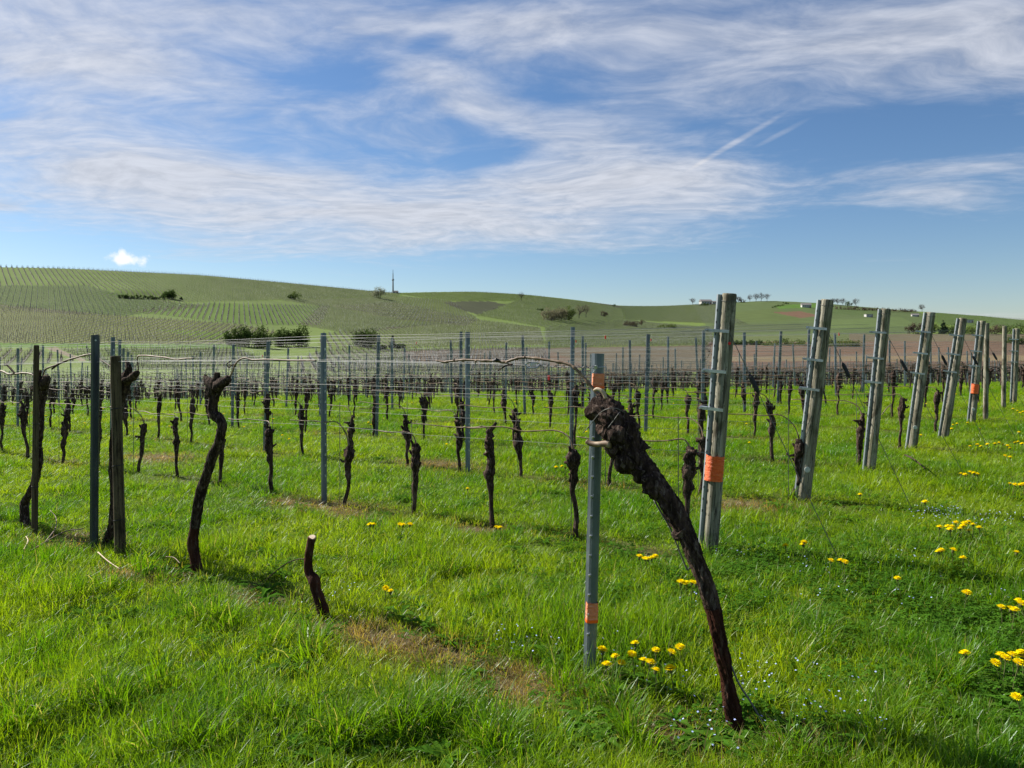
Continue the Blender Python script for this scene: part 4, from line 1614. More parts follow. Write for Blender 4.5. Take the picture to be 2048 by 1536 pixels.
# front wire from the taped post, twisted end, gripper
w0 = on_row(1190, 734, .0)
base = w0
t = thing('front_wire', 'single twisted wire running off from the top of the taped steel post', 'wire', base)
pts = [on_row(u, v, 0) for u, v in ((1190, 734), (1140, 734), (1060, 731), (960, 727), (860, 725), (760, 724), (640, 723), (480, 721), (330, 722), (192, 724), (80, 727), (-60, 731), (-250, 736))]
obj('strand', *tube(local(pts, base), [.0017] * len(pts), 5), M['wire'], t, True)
hel = []
for i in range(70):
    u = 1190 - i * 1.9
    c = on_row(u, 734 - .02 * i, 0)
    hel.append(c + Vector((0, .005 * math.cos(i * .8), .005 * math.sin(i * .8))) - base)
obj('twisted_end', *tube(hel, [.0017] * 70, 5), M['wire_dark'], t, True)
c = on_row(1065, 728, -.02) - base
m = MB()
for sg in (1, -1):
    m.add(tube([c + Vector((.035, 0, 0)), c + Vector((.02, 0, .012 * sg - .006)), c + Vector((-.02, 0, .012 * sg - .006)), c + Vector((-.035, 0, 0))], [.003] * 4, 6))
m.box(c + Vector((.004, 0, -.004)), (.030, .010, .016), rz=.5)
m.obj('wire_gripper', M['zinc'], t)
c = on_row(992, 721, -.045) - base
obj('clip', *tube([c + Vector((-.016, 0, -.004)), c + Vector((0, 0, .004)), c + Vector((.018, 0, .0))], [.004, .010, .004], 6), M['black'], t)


def front_vine(label, trunk_pts, stubs, cane=None, off=0.0, seed=1, n=90, red=None, shoots=()):
    b = on_row(trunk_pts[0][0], trunk_pts[0][1], off)
    base = Vector((b.x, b.y, float(terrain(b.x, b.y)) - .01))
    t = thing('vine', label, 'vine', base)
    P, Rr = traced(trunk_pts, off, n)
    m = MB().add(tube(local(P, base), Rr, 22, strand_bump(seed, .22, .16, 5)))
    for i, s in enumerate(stubs):
        P, Rr = traced(s, off - .012, 18)
        m.add(tube(local(P, base), Rr, 12, strand_bump(seed + 5 + i, .4, .2, 9)))
    two_tone('trunk', m.V, m.F, t, red if red is not None else -1)
    if cane:
        P, Rr = traced(cane, off, 50)
        Rr = Rr * .66
        obj('cane', *tube(local(P, base), Rr * np.array([1 + .45 * max(0, math.sin(i * .8)) ** 8 for i in range(50)]), 8), M['cane'], t, True)
    for s in shoots:
        P, Rr = traced(s, off, 16)
        obj('side_shoot', *tube(local(P, base), Rr, 5), M['bark'], t, True)
    return t


front_vine('crooked free-standing vine with S-bend and forked head, reddish foot',
           [(402, 1172, 17), (395, 1140, 18), (386, 1085, 20), (392, 1040, 19), (400, 990, 20), (416, 940, 20), (432, 895, 20), (443, 862, 19), (441, 842, 19), (427, 824, 19),
            (428, 795, 21), (432, 772, 28), (434, 760, 26)],
           [[(434, 775, 26), (420, 765, 20), (412, 756, 12), (410, 750, 6)], [(436, 772, 26), (450, 764, 18), (458, 756, 12)], [(430, 768, 20), (433, 755, 15), (434, 745, 10)],
            [(424, 790, 18), (416, 778, 14), (414, 770, 7)]],
           [(456, 760, 5), (464, 745, 5), (470, 730, 5), (480, 719, 5), (492, 716, 5), (505, 720, 5), (530, 719, 5), (560, 720, 5), (590, 721, 5), (618, 721, 5), (632, 721, 3)],
           seed=2, red=.28, shoots=[[(470, 733, 3), (464, 730, 2.5), (458, 735, 2.5), (454, 728, 2), (464, 721, 2)]])
obj_o = front_vine('vine climbing behind the thick wooden post in the front row',
                   [(208, 1118, 18), (213, 1090, 17), (224, 1050, 15), (228, 1000, 14), (226, 950, 15), (228, 880, 15), (240, 815, 15), (248, 780, 17), (252, 758, 22), (256, 748, 18)],
                   [[(254, 760, 20), (264, 756, 16), (274, 746, 12), (276, 742, 6)], [(254, 752, 16), (258, 738, 13), (256, 728, 9), (252, 722, 5)]],
                   [(273, 748, 4), (277, 738, 4), (275, 724, 4), (276, 713, 4), (288, 711, 4.4), (310, 713, 4.4), (330, 715, 4.4), (352, 719, 4), (372, 717, 4), (388, 716, 2.5)],
                   off=.10, seed=4)
front_vine('twisting vine tied behind the slim wooden stake',
           [(56, 1062, 17), (50, 1035, 17), (50, 1005, 16), (60, 985, 14), (72, 955, 13), (74, 900, 15), (78, 850, 18), (80, 800, 20), (84, 775, 24), (84, 760, 20)],
           [[(84, 772, 20), (92, 762, 18), (94, 752, 10)], [(80, 770, 16), (76, 752, 14), (80, 742, 8)], [(72, 960, 12), (80, 925, 11), (80, 895, 9)]],
           [(86, 752, 4), (90, 740, 4.5), (98, 735, 5), (112, 730, 5), (130, 722, 5), (150, 716, 5), (168, 711, 5), (186, 709, 4), (205, 722, 4), (225, 735, 3)], off=.05, seed=6,
           shoots=[[(104, 738, 4), (118, 728, 4), (134, 722, 3)]])
# cane coming in from beyond the frame, on a vine just outside
front_vine('vine at the outer end of the front row with long bowed cane',
           [(-70, 1040, 18), (-66, 980, 18), (-60, 900, 18), (-58, 820, 20), (-55, 780, 22)], [[(-56, 790, 18), (-44, 776, 14), (-40, 768, 8)]],
           [(-46, 772, 5), (-30, 750, 5), (0, 742, 5), (16, 748, 5), (30, 748, 5), (48, 746, 5), (64, 749, 4), (72, 758, 3)], off=.04, seed=8,
           shoots=[[(30, 747, 4), (22, 738, 4), (12, 728, 3)]])


def wood_front(label, bpx, tpx, wpx, off, seed, name='wooden_post', taper=.93, ties=()):
    b, tp = on_row(*bpx, off), on_row(*tpx, off)
    base = Vector((b.x, b.y, float(terrain(b.x, b.y))))
    ax = (tp - b).normalized()
    t = thing(name, label, 'post', base)
    t.rotation_euler = ax.to_track_quat('Z', 'Y').to_euler()
    h = (tp - base).length
    r = wpx / 2 * b.y / F
    obj('shaft', *wood_post(h, r, seed, taper=taper), M['wood_brown'], t, True)
    for z in ties:
        zz = (bpx[1] - z) * b.y / F
        rr = r * (1 - (1 - taper) * zz / h) * 1.05
        obj('tie_wire', *tube([(rr * math.cos(a), rr * math.sin(a), zz + .004 * math.sin(a)) for a in np.linspace(0, 6.28, 20)], [.003] * 20, 5), M['black'], t)
    return t


wood_front('thick brown wooden post with tied vine behind it in the front row', (241, 1103), (231, 712), 21, .0, 31, ties=(806, 920, 1028))
wood_front('slim brown wooden stake with a twisting vine tied to it', (69, 1070), (73, 690), 12, -.01, 33, 'wooden_stake', .8, ties=(846, 972))


# --- cut stump
def stump():
    b = on_row(655, 1252, -.1)
    base = Vector((b.x, b.y, float(terrain(b.x, b.y))))
    t = thing('vine_stump', 'short sawn-off vine stump with pale cut top standing alone in grass', 'stump', base)
    P, Rr = traced([(668, 1278, 30), (656, 1250, 28), (644, 1215, 25), (632, 1180, 25), (628, 1160, 26), (618, 1145, 19), (616, 1120, 18), (620, 1095, 18), (623, 1080, 19), (624, 1075, 19)], -.1, 60)
    Rr = Rr * .86
    two_tone('trunk', *tube(local(P, base), Rr, 24, strand_bump(12, .16, .14, 4)), t, 9)
    tp = Vector(P[-1]) - base
    obj('cut_face', *tube([tp, tp + Vector((0, -.002, .004))], [Rr[-1] * .96, Rr[-1] * .82], 16), M['cutwood'], t)
    P, Rr = traced([(622, 1121, 3), (600, 1118, 2.6), (575, 1126, 2.4), (552, 1142, 2.2), (532, 1160, 2)], -.1, 20)
    obj('twig', *tube(local(P, base), Rr, 5), M['bark'], t, True)


stump()


# --- prunings on the ground
def pruning(label, pts, wpx, matl, lift=.03, forks=()):
    base = ground_px(*pts[0])
    t = thing('pruned_twig', label, 'twig', base)

    def line(pp):
        out = []
        for i, q in enumerate(pp):
            g = ground_px(q[0], q[1])
            out.append(g - base + Vector((0, 0, lift + (q[2] if len(q) > 2 else 0))))
        return spline([tuple(v) for v in out], 16)
    r = wpx / 2 * base.y / F
    L = line(pts)
    obj('stem', *tube(L, np.linspace(r, r * .6, 16), 6, bark_bump(3, .15, .1, 30)), M[matl], t, True)
    for f in forks:
        obj('fork', *tube(line(f), np.linspace(r * .8, r * .4, 16), 5), M[matl], t, True)


pruning('white weathered twig lying before the dark steel post', [(196, 1124), (215, 1142), (240, 1160)], 2.6, 'cutwood', .07, ())
pruning('pale forked twig lying beside the reddish vine foot', [(332, 1134), (348, 1136), (360, 1148)], 2.2, 'cane', .07, ())
pruning('long thin pruned shoot lying across the straw by the stake', [(62, 1118), (90, 1100), (130, 1078), (168, 1072)], 3.2, 'cane', .06, ([(90, 1100), (110, 1080, .03), (112, 1064, .06), (100, 1058, .10)],))
pruning('brown shoot lying flat between stake and dark steel post', [(95, 1099), (140, 1099), (184, 1100)], 3, 'bark', .06, ())
pruning('curled white twig by the foot of the twisting vine', [(48, 1116), (56, 1106, .03), (52, 1096, .03)], 3, 'cutwood', .06, ())
pruning('thin grey twig standing out of the grass near the headland', [(1810, 925), (1828, 940, .03), (1850, 958, .02)], 3.2, 'bark', .09, ())
pruning('pale broken cane lying under the row behind the plain end post', [(1764, 838), (1775, 826, .03), (1787, 818, .05)], 2.4, 'cane', .08, ())


# --- red ribbons on distant wires
for i, (u, v, dist) in enumerate(((1211, 678, 13.0), (1098, 742, 8.2), (1152, 676, 17), (1302, 682, 17), (1678, 676, 15), (833, 690, 17), (1595, 762, 14), (525, 704, 17))):
    X = (u - CU) / F
    p = Vector((X * dist, dist, CAMZ + (HV - v) / F * dist))
    # move to the nearest row plane
    k = round((p.x * NX + p.y * NY - 2.97) / 2.1)
    f = row_n(k) / (p.x * NX + p.y * NY)
    p = Vector((p.x * f, p.y * f, CAMZ + (p.z - CAMZ) * f))
    gz = float(terrain(p.x, p.y))
    zw = min(WIRES, key=lambda w: abs(gz + w - p.z))
    p.z = gz + zw
    t = thing('ribbon', f'small red ribbon on a wire of the {row_phrase(k)}' + ('' if i != 1 else ', low'), 'ribbon', p, group='red ribbons on the wires')
    m = MB()
    m.box((0, -.004, -.02), (.022, .006, .05), rz=.3)
    m.obj('tail', M['red'], t)
    MB().add(tube([(-.014, 0, 0), (0, 0, .003), (.014, 0, 0)], [.006, .010, .006], 6)).obj('knot', M['red'], t)


# ------------------------------------------------------------------ dandelions
def petals(rs, r=.020, layers=4, n=22):
    V, Fc = [], []
    for l in range(layers):
        rr = r * (1 - .22 * l)
        el = R(8 + 20 * l)
        for i in range(n - 3 * l):
            a = 2 * math.pi * (i + .5 * l) / (n - 3 * l) + rs.normal(0, .05)
            ln = rr * rs.uniform(.88, 1.08)
            w = r * .13
            d = Vector((math.cos(a) * math.cos(el), math.sin(a) * math.cos(el), math.sin(el)))
            sdv = Vector((-math.sin(a), math.cos(a), 0)) * w
            b = Vector((0, 0, .002 + .0015 * l))
            o = len(V)
            V += [b + d * .002 - sdv * .4, b + d * .002 + sdv * .4, b + d * ln * .7 + sdv + Vector((0, 0, .002)), b + d * ln, b + d * ln * .7 - sdv + Vector((0, 0, .002))]
            Fc.append((o, o + 1, o + 2, o + 3, o + 4))
    return V, Fc


def flower_mat():
    m = bpy.data.materials.new('dandelion_yellow')
    m.use_nodes = True
    t = NT(m.node_tree)
    t.n.clear()
    out = t.new('ShaderNodeOutputMaterial')
    geo = t.new('ShaderNodeNewGeometry')
    c = t.mix(geo.outputs['Random Per Island'], (.95, .84, .010), (.93, .74, .006))
    df, tr = t.new('ShaderNodeBsdfDiffuse'), t.new('ShaderNodeBsdfTranslucent')
    t.put(df.inputs[0], c)
    t.put(tr.inputs[0], c)
    mx = t.new('ShaderNodeMixShader')
    mx.inputs[0].default_value = .35
    t.l.new(df.outputs[0], mx.inputs[1])
    t.l.new(tr.outputs[0], mx.inputs[2])
    t.l.new(mx.outputs[0], out.inputs[0])
    return m


M['flower'] = flower_mat()
M['stem'] = leafmat('stem', [(.12, .17, .05), (.16, .18, .07), (.15, .14, .06)], .2, 5)
DPROTO = []
for q in range(4):
    rs = np.random.default_rng(900 + q)
    hm = mesh_from('flower_head', *petals(rs))
    hm.materials.append(M['flower'])
    cm = mesh_from('calyx', *tube([(0, 0, -.012), (0, 0, -.006), (0, 0, .003)], [.003, .0062, .007], 8))
    cm.materials.append(M['stem'])
    bend = rs.normal(0, .015, 2)
    sm = mesh_from('stem', *tube([(bend[0], bend[1], -1.15), (bend[0] * .8, bend[1] * .6, -.5), (0, 0, -.005)], [.0023, .0022, .0020], 6))
    sm.materials.append(M['stem'])
    DPROTO.append((hm, cm, sm))


def dandelion(u, v, label, group, size=1.0, h=None):
    """u, v: the flower head in the photograph; it stands on the ground below"""
    h = h if h is not None else random.uniform(.10, .16)
    # head height above ground: find the ground depth so that the head projects to (u, v)
    g = ground_px(u, v + 1)
    for _ in range(6):
        g = ground_px(u, v + h * F / g.y)
    hm, cm, sm = DPROTO[random.randrange(4)]
    p = Vector((g.x, g.y, g.z + h))
    t = thing('dandelion', label, 'flower', g, random.uniform(0, 6.28), group)
    a = link(bpy.data.objects.new('flower_head', hm), t)
    a.location = (0, 0, h)
    a.rotation_euler = (random.gauss(0, .16), random.gauss(0, .16), 0)
    a.scale = [size * random.uniform(1.15, 1.5)] * 3
    link(bpy.data.objects.new('calyx', cm), a)
    b = link(bpy.data.objects.new('stem', sm), t)
    b.location = (0, 0, h)
    b.scale = (1, 1, (h + .02) / 1.15)


CLUMPS = [
    ('yellow dandelion in the clump between taped steel post and leaning vine', [(1206, 1304), (1213, 1330), (1270, 1288), (1264, 1310), (1242, 1327), (1312, 1302), (1343, 1306), (1360, 1296),
                                                                               (1301, 1326), (1311, 1342), (1341, 1339), (1287, 1322), (1231, 1314), (1204, 1300)]),
    ('yellow dandelion in the dense patch on the headland beside clover', [(1879, 1055), (1895, 1054), (1904, 1054), (1912, 1046), (1926, 1053), (1937, 1045), (1946, 1050), (1938, 1062), (1958, 1056), (1920, 1058),
                                                                          (1900, 1060), (1930, 1048)]),
    ('yellow dandelion in the loose group below the dense patch', [(1877, 1104), (1883, 1101), (1906, 1101), (1926, 1117)]),
    ('yellow dandelion near the foot of the taped wooden end post', [(1571, 1092), (1608, 1086), (1606, 1090), (1662, 1122), (1681, 1122), (1690, 1125), (1795, 1158)]),
    ('yellow dandelion right behind the leaning old vine', [(1362, 1166), (1372, 1167), (1384, 1166), (1392, 1168)]),
    ('yellow dandelion in the row gap beyond the leaning old vine', [(1279, 1114), (1296, 1119), (1303, 1117), (1310, 1114), (1290, 1118)]),
    ('yellow dandelion on the open headland far from any post', [(2033, 1106), (2003, 1216), (2030, 1221), (2037, 1202), (2043, 1208), (2022, 1219), (1930, 1308), (2002, 1312), (2012, 1317), (2026, 1311), (2042, 1308),
                                                                 (2038, 1327), (1991, 1327), (2033, 1395), (1934, 1187), (2046, 1313)]),
    ('yellow dandelion near the sawn-off stump', [(781, 1184), (771, 1177)]),
    ('yellow dandelion at the foot of a vine in the row of the taped end post', [(740, 1050), (747, 1050), (800, 1050), (806, 1051), (820, 1050), (1000, 1056), (993, 1056)]),
    ('yellow dandelion between the first two vine rows', [(935, 978), (1112, 935), (1124, 933), (1131, 936), (737, 845), (745, 843), (742, 850), (546, 838)]),
    ('yellow dandelion on the headland beside the line of end posts', [(1940, 945), (1948, 947), (1955, 949), (1930, 950), (1922, 948), (2020, 968), (2030, 970), (2040, 971), (2046, 969), (1955, 890), (1962, 893), (1990, 888), (1998, 886),
                                                                        (2006, 889), (2015, 892), (2020, 897), (2030, 886), (2036, 884), (2044, 888), (1975, 889), (1940, 893), (2010, 912), (2020, 915), (2038, 865), (2035, 822),
                                                                        (2026, 818), (2040, 826), (2046, 824), (1906, 850), (1914, 848), (1935, 846), (1903, 858), (1960, 857), (1842, 871), (1802, 856), (1720, 990), (1850, 1005)]),
]
for lab, pts in CLUMPS:
    for u, v in pts:
        dandelion(u, v, lab, lab.replace('yellow dandelion', 'dandelions'))
rsd = np.random.default_rng(77)
for i in range(95):
    k = rsd.integers(2, 12)
    s = rsd.uniform(row_end(k), min(row_limit(row_n(k)), 22))
    n = row_n(k) + rsd.uniform(.5, 1.6)
    x, y = row_pt(n, s)
    z = float(terrain(x, y))
    u, v = project(x, y, z)
    if not (0 < u < 2040):
        continue
    hm, cm, sm = DPROTO[i % 4]
    h = rsd.uniform(.09, .15)
    t = thing('dandelion', 'tiny yellow dandelion in the grass lanes between the farther vine rows', 'flower', (x, y, z), 0, 'dandelions between the farther rows')
    a = link(bpy.data.objects.new('flower_head', hm), t)
    a.location = (0, 0, h)
    a.scale = (1.25, 1.25, 1.25)
    b = link(bpy.data.objects.new('stem', sm), t)
    b.location = (0, 0, h)
    b.scale = (1, 1, (h + .02) / 1.15)


# ------------------------------------------------------------------ grass
def grass_mat():
    m = bpy.data.materials.new('grass')
    m.use_nodes = True
    t = NT(m.node_tree)
    t.n.clear()
    out = t.new('ShaderNodeOutputMaterial')
    geo = t.new('ShaderNodeNewGeometry')
    dry = t.new('ShaderNodeAttribute', attribute_name='dry', attribute_type='INSTANCER')
    tone = t.new('ShaderNodeAttribute', attribute_name='tone', attribute_type='INSTANCER')
    rnd = geo.outputs['Random Per Island']
    lush = t.mix(rnd, (.058, .182, .005), (.140, .278, .009))
    yel = t.mix(rnd, (.275, .370, .012), (.195, .315, .010))
    c = t.mix(tone.outputs['Fac'], lush, yel)
    straw = t.mix(rnd, (.38, .28, .14), (.22, .15, .07))
    dm = t.mrange(t.math('ADD', dry.outputs['Fac'], t.math('MULTIPLY_ADD', rnd, .7, -.35)), .40, .75)
    c = t.mix(dm, c, straw)
    # single dead blades everywhere
    dead = t.math('GREATER_THAN', t.math('FRACT', t.math('MULTIPLY', rnd, 37.7)), .95)
    c = t.mix(t.math('MULTIPLY', dead, .8), c, (.38, .34, .19))
    df, tr = t.new('ShaderNodeBsdfDiffuse'), t.new('ShaderNodeBsdfTranslucent')
    gl = t.new('ShaderNodeBsdfGlossy')
    gl.inputs['Roughness'].default_value = .38
    gl.inputs['Color'].default_value = (.9, .95, 1, 1)
    t.put(df.inputs[0], c)
    t.put(tr.inputs[0], t.mix(1.0, c, (1.24, 1.20, .38), 'MULTIPLY'))
    mx = t.new('ShaderNodeMixShader')
    mx.inputs[0].default_value = .55
    t.l.new(df.outputs[0], mx.inputs[1])
    t.l.new(tr.outputs[0], mx.inputs[2])
    m2 = t.new('ShaderNodeMixShader')
    m2.inputs[0].default_value = .016
    t.l.new(mx.outputs[0], m2.inputs[1])
    t.l.new(gl.outputs[0], m2.inputs[2])
    t.l.new(m2.outputs[0], out.inputs[0])
    return m


M['grass'] = grass_mat()
M['clover'] = leafmat('clover', [(.045, .14, .012), (.075, .19, .018), (.10, .20, .022)], .45, 2)


def tuft(rs, n, rad, h, w, curl, segs=3):
    V, Fc = [], []
    for i in range(n):
        a = rs.uniform(0, 6.28)
        rr = rad * math.sqrt(rs.random())
        b = Vector((math.cos(a) * rr, math.sin(a) * rr, -.01))
        az = a + rs.normal(0, .9)
        d = Vector((math.cos(az), math.sin(az), 0))
        L = h * rs.uniform(.45, 1.15)
        lean = rs.uniform(.08, .5)
        cu = curl * rs.uniform(.2, 1.3)
        sdv = Vector((-d.y, d.x, 0))
        tw = rs.normal(0, .5)
        sdv = (sdv * math.cos(tw) + d * math.sin(tw))
        ww = w * rs.uniform(.7, 1.3)
        o = len(V)
        p = b.copy()
        for s in range(segs):
            f = s / segs
            ang = lean + cu * f * f * 1.6
            wd = ww * (1 - f ** 1.6 * .85)
            V += [p - sdv * wd * .5, p + sdv * wd * .5]
            p = p + (d * math.sin(ang) + Vector((0, 0, 1)) * math.cos(ang)) * (L / segs)
        V.append(p)
        for s in range(segs - 1):
            q = o + 2 * s
            Fc.append((q, q + 1, q + 3, q + 2))
        q = o + 2 * (segs - 1)
        Fc.append((q, q + 1, q + 2))
    return V, Fc


def clover_tuft(rs, n=26, rad=.09):
    V, Fc = [], []
    for i in range(n):
        a = rs.uniform(0, 6.28)
        rr = rad * math.sqrt(rs.random())
        h = rs.uniform(.03, .09)
        c = Vector((math.cos(a) * rr, math.sin(a) * rr, h))
        r = rs.uniform(.007, .012)
        tilt = Vector(rs.normal(0, .35, 3))
        nrm = (Vector((0, 0, 1)) + tilt).normalized()
        e1 = nrm.orthogonal().normalized()
        e2 = nrm.cross(e1)
        for l in range(3):
            an = l * 2.0944 + rs.random() * .3
            d = e1 * math.cos(an) + e2 * math.sin(an)
            s = nrm.cross(d)
            o = len(V)
            V += [c, c + d * r * .8 + s * r * .62 + nrm * r * .1, c + d * r * 1.45 + s * r * .25, c + d * r * 1.45 - s * r * .25, c + d * r * .8 - s * r * .62 + nrm * r * .1]
            Fc.append((o, o + 1, o + 2, o + 3, o + 4))
        o = len(V)
        V += [c, c + Vector((.0015, 0, -h)), c + Vector((-.0015, 0, -h))]
        Fc.append((o, o + 1, o + 2))
    return V, Fc


def veronica(rs, n=5, rad=.10):
    V, Fc = [], []
    for i in range(n):
        a = rs.uniform(0, 6.28)
        rr = rad * math.sqrt(rs.random())
        c = Vector((math.cos(a) * rr, math.sin(a) * rr, rs.uniform(.06, .11)))
        r = .0040
        nrm = (Vector((0, -.4, 1)) + Vector(rs.normal(0, .3, 3))).normalized()
        e1 = nrm.orthogonal().normalized()
        e2 = nrm.cross(e1)
        for l in range(4):
            an = l * 1.5708
            d = e1 * math.cos(an) + e2 * math.sin(an)
            s = nrm.cross(d)
            o = len(V)
            V += [c, c + d * r * .7 + s * r * .5, c + d * r * 1.2, c + d * r * .7 - s * r * .5]
            Fc.append((o, o + 1, o + 2, o + 3))
    return V, Fc


def source_collection(name, meshes):
    c = bpy.data.collections.new(name)
    for i, me in enumerate(meshes):
        c.objects.link(bpy.data.objects.new(f'{name}_{i:02d}', me))
    return c


def scatter_obj(name, coll, P, rot, scale, idx, extra, label, cat):
    me = bpy.data.meshes.new(name)
    me.vertices.add(len(P))
    me.vertices.foreach_set('co', np.asarray(P, np.float32).ravel())
    vec_attr(me, 'rot', rot, 'FLOAT_VECTOR', 'vector')
    vec_attr(me, 'scl', scale, 'FLOAT_VECTOR', 'vector')
    a = me.attributes.new('idx', 'INT', 'POINT')
    a.data.foreach_set('value', np.asarray(idx, np.int32))
    for k, v in extra.items():
        vec_attr(me, k, v, 'FLOAT', 'value')
    o = link(bpy.data.objects.new(name, me))
    ng = bpy.data.node_groups.new(name, 'GeometryNodeTree')
    ng.interface.new_socket('Geometry', in_out='INPUT', socket_type='NodeSocketGeometry')
    ng.interface.new_socket('Geometry', in_out='OUTPUT', socket_type='NodeSocketGeometry')
    N, L = ng.nodes, ng.links
    gi, go = N.new('NodeGroupInput'), N.new('NodeGroupOutput')
    ip = N.new('GeometryNodeInstanceOnPoints')
    ci = N.new('GeometryNodeCollectionInfo')
    ci.inputs['Collection'].default_value = coll
    ci.inputs['Separate Children'].default_value = True
    ci.inputs['Reset Children'].default_value = True
    ip.inputs['Pick Instance'].default_value = True

    def named(nm, typ):
        n = N.new('GeometryNodeInputNamedAttribute')
        n.data_type = typ
        n.inputs['Name'].default_value = nm
        return [q for q in n.outputs if q.name == 'Attribute' and q.enabled][0]
    e2r = N.new('FunctionNodeEulerToRotation')
    L.new(named('rot', 'FLOAT_VECTOR'), e2r.inputs[0])
    L.new(gi.outputs[0], ip.inputs['Points'])
    L.new(ci.outputs[0], ip.inputs['Instance'])
    L.new(e2r.outputs[0], ip.inputs['Rotation'])
    L.new(named('scl', 'FLOAT_VECTOR'), ip.inputs['Scale'])
    L.new(named('idx', 'INT'), ip.inputs['Instance Index'])
    L.new(ip.outputs[0], go.inputs[0])
    md = o.modifiers.new('scatter', 'NODES')
    md.node_group = ng
    tag(o, label, cat, kind='stuff')
    return o


def fbm(x, y, s, seed):
    v = np.zeros_like(x)
    amp, tot = 1.0, 0.0
    r = np.random.default_rng(seed)
    for o in range(4):
        for _ in range(3):
            a = r.uniform(0, 6.28)
            k = s * 2 ** o
            v += amp * np.sin(k * (x * math.cos(a) + y * math.sin(a)) + r.uniform(0, 6.28))
        tot += amp * 3
        amp *= .6
    return v / tot * 1.6


def build_grass():
    tufts = []
    spec = [(46, .075, .085, .0034, .7), (40, .07, .11, .0036, .9), (34, .065, .14, .0038, 1.1), (50, .085, .07, .0032, .6), (30, .06, .17, .0042, 1.2), (44, .08, .10, .0034, .9)]
    for i, (n, r, h, w, c) in enumerate(spec):
        me = mesh_from('tuft', *tuft(np.random.default_rng(50 + i), n, r, h, w, c))
        me.materials.append(M['grass'])
        tufts.append(me)
    coll = source_collection('grass_tuft', tufts)
    # sample (u, D): density per square metre falls with distance
    N = 115000
    Ds = np.geomspace(1.5, 62, 400)
    rho = 430 * (3 / np.maximum(Ds, 2.6)) ** 1.25
    pdf = rho * Ds
    cdf = np.concatenate([[0], np.cumsum(.5 * (pdf[1:] + pdf[:-1]) * np.diff(Ds))])
    tot = cdf[-1]
    cdf /= tot
    D = np.interp(rng.random(N), cdf, Ds)
    u = rng.uniform(-330, 2400, N)
    x = (u - CU) / F * D
    y = D
    z = terrain(x, y)
    dr = dryness(x, y)
    keep = rng.random(N) > np.maximum(dr * .62, .45 * smooth01(-fbm(x, y, 3.1, 21) - .35))
    hgt = fbm(x, y, 2.4, 3)
    tus = fbm(x, y, 6.0, 9)
    tone = np.clip(.5 + .6 * fbm(x, y, .8, 5) + .45 * fbm(x, y, 3.4, 6), 0, 1)
    sz = .88 + .42 * hgt + .55 * np.maximum(tus - .15, 0) - .25 * np.maximum(-tus - .2, 0)
    sz = np.clip(sz * (.96 - .2 * smooth01((D - 4.5) / 3)), .30, 2.0) * (1 - .45 * dr)
    tone = np.clip(tone - .55 * np.maximum(tus - .2, 0) * 1.6, 0, 1)
    hor = (np.maximum(D, 3) / 3) ** .42
    clv = np.exp(-(((x - 2.3) / 1.1) ** 2 + ((y - 4.3) / .75) ** 2))
    keep &= rng.random(N) > clv * .15
    idx = np.where(rng.random(N) < .35 + .3 * np.clip(hgt, -1, 1), rng.integers(1, 5, N), rng.integers(0, 6, N))
    idx = np.where((sz > 1.15) & (rng.random(N) < .6), 4, idx)
    P = np.stack([x, y, z - .008], -1)
    rot = np.stack([rng.normal(0, .12, N), rng.normal(0, .12, N), rng.uniform(0, 6.28, N)], -1)
    wide = hor * (.9 + .25 * rng.random(N))
    scl = np.stack([wide, wide, sz * (.85 + .3 * rng.random(N)) * np.where(D > 8, 1.0, 1.0)], -1)
    k = keep
    scatter_obj('grass', coll, P[k], rot[k], scl[k], idx[k], {'dry': dr[k], 'tone': tone[k]}, 'fresh green spring grass with straw patches covering the vineyard floor', 'grass')
    print('tufts', int(k.sum()), 'wanted', tot * 1.82)
    # rank dark tussocks at the spots the photograph shows
    big = [tuft(np.random.default_rng(80 + i), 60, .07, .26, .0055, 1.2, 4) for i in range(3)]
    ms = []
    for b in big:
        me = mesh_from('tussock', *b)
        me.materials.append(M['grass'])
        ms.append(me)
    coll2 = source_collection('tussock', ms)
    spots = [(280, 1175, 5), (400, 1240, 10), (480, 1230, 8), (150, 1190, 6), (80, 1180, 5), (800, 1460, 16), (880, 1440, 12), (700, 1480, 10), (1010, 930, 5), (1160, 1390, 5), (600, 1290, 7), (900, 1150, 6),
             (520, 1440, 8), (250, 1400, 8), (60, 1460, 8), (1610, 1015, 5), (1420, 1110, 4), (1250, 1480, 6), (1650, 1300, 10), (1750, 1420, 9), (1900, 1370, 8), (1560, 1250, 8), (350, 1490, 8), (1000, 1500, 10), (1100, 1220, 6),
             (960, 1200, 5), (830, 890, 4), (1030, 890, 5), (1540, 1520, 4)]
    PP = []
    for u_, v_, n in spots:
        for _ in range(n):
            g = ground_px(u_ + rng.normal(0, 38), v_ + rng.normal(0, 16))
            PP.append(tuple(g))
    PP = np.array(PP)
    n = len(PP)
    s = rng.uniform(.55, 1.05, n)
    scatter_obj('tall_grass', coll2, PP, np.stack([rng.normal(0, .15, n), rng.normal(0, .15, n), rng.uniform(0, 6.28, n)], -1), np.stack([s, s, s * .85], -1),
                rng.integers(0, 3, n), {'dry': np.zeros(n), 'tone': rng.uniform(0, .35, n)}, 'taller dark green grass tussocks standing out of the short grass', 'grass')
    # clover on the headland
    ms = []
    for i in range(3):
        me = mesh_from('clover', *clover_tuft(np.random.default_rng(90 + i)))
        me.materials.append(M['clover'])
        ms.append(me)
    coll3 = source_collection('clover_tuft', ms)
    n = 800
    x = rng.normal(2.3, .95, n)
    y = rng.normal(4.3, .75, n)
    ok = y > 2.4
    x, y = x[ok], y[ok]
    x2 = rng.uniform(-2.5, 4, 160)
    y2 = rng.uniform(2.6, 7.5, 160)
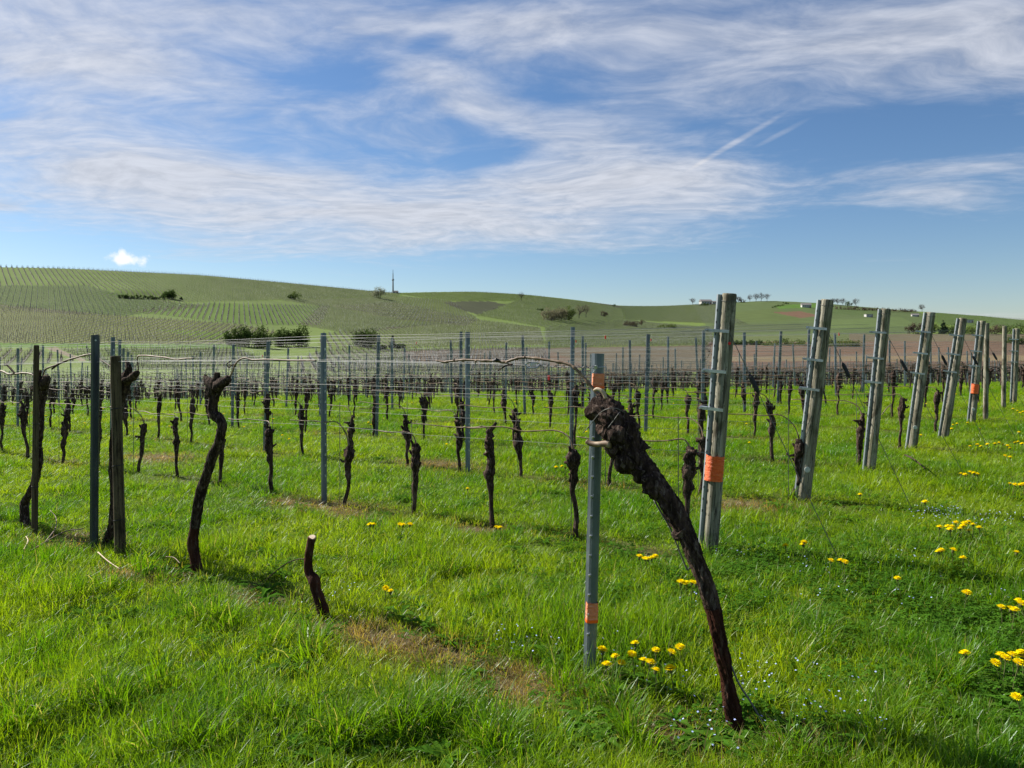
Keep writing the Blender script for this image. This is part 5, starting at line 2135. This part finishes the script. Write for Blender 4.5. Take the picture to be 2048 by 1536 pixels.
    x, y = np.concatenate([x, x2]), np.concatenate([y, y2])
    n = len(x)
    s = rng.uniform(.7, 1.1, n)
    scatter_obj('clover', coll3, np.stack([x, y, terrain(x, y)], -1), np.stack([np.zeros(n), np.zeros(n), rng.uniform(0, 6.28, n)], -1), np.stack([s, s, s], -1),
                rng.integers(0, 3, n), {}, 'low dark green clover mat spreading over the headland', 'clover')
    # broad-leaved rosettes: dandelion and plantain leaves lying in the grass
    def rosette(rs, nl, L):
        V, Fc = [], []
        for i in range(nl):
            an = 6.283 * i / nl + rs.normal(0, .25)
            d = Vector((math.cos(an), math.sin(an), 0))
            sv = Vector((-d.y, d.x, 0))
            ln = L * rs.uniform(.6, 1.1)
            el = rs.uniform(.25, .9)
            o = len(V)
            K = 7
            for q in range(K):
                f = q / (K - 1)
                w = ln * .13 * math.sin(min(1, f * 1.05 + .08) * math.pi * .92) * (1.25 if q % 2 else .62) + .0015
                c = d * (ln * f * math.cos(el * (1 - f * .6))) + Vector((0, 0, ln * (math.sin(el) * f - .55 * f * f) + .012))
                V += [c - sv * w + Vector((0, 0, w * .3)), c, c + sv * w + Vector((0, 0, w * .3))]
            for q in range(K - 1):
                b = o + 3 * q
                Fc += [(b, b + 1, b + 4, b + 3), (b + 1, b + 2, b + 5, b + 4)]
        return V, Fc
    ms = []
    for i in range(4):
        me = mesh_from('rosette', *rosette(np.random.default_rng(120 + i), 9 + i, .13))
        me.materials.append(M['clover'])
        ms.append(me)
    coll5 = source_collection('rosette_weed', ms)
    RP = [tuple(ground_px(u_ + random.gauss(0, 12), min(1530, v_ + 26 + random.gauss(0, 6)))) for lab, pts in CLUMPS for u_, v_ in pts if v_ > 925]
    for _ in range(420):
        RP.append(tuple(ground_px(rng.uniform(-100, 2150), 900 + 640 * rng.random() ** .8)))
    RP = np.array(RP)
    n = len(RP)
    s = rng.uniform(.7, 1.25, n)
    scatter_obj('weeds', coll5, RP, np.stack([np.zeros(n), np.zeros(n), rng.uniform(0, 6.28, n)], -1), np.stack([s, s, s], -1), rng.integers(0, 4, n), {},
                'broad jagged weed leaves spread in rosettes through the grass', 'weeds')
    # speedwell
    vm = mat('speedwell', (.42, .50, .85), .7)[0]
    ms = []
    for i in range(2):
        me = mesh_from('speedwell', *veronica(np.random.default_rng(95 + i)))
        me.materials.append(vm)
        ms.append(me)
    coll4 = source_collection('speedwell_tuft', ms)
    PP = []
    for u_, v_, su, sv, n in ((1560, 1440, 110, 40, 20), (1380, 1400, 70, 30, 6), (1240, 1340, 70, 25, 5), (1030, 1310, 20, 10, 4), (1940, 1050, 70, 14, 30), (1700, 1180, 140, 40, 18), (1500, 1110, 60, 20, 8), (650, 1230, 60, 20, 6)):
        for _ in range(n):
            PP.append(tuple(ground_px(u_ + rng.normal(0, su), min(1530, v_ + rng.normal(0, sv)))))
    PP = np.array(PP)
    n = len(PP)
    scatter_obj('speedwell', coll4, PP, np.stack([np.zeros(n), np.zeros(n), rng.uniform(0, 6.28, n)], -1), np.ones((n, 3)), rng.integers(0, 2, n), {},
                'tiny pale blue speedwell flowers sprinkled in the grass', 'flowers')


build_grass()
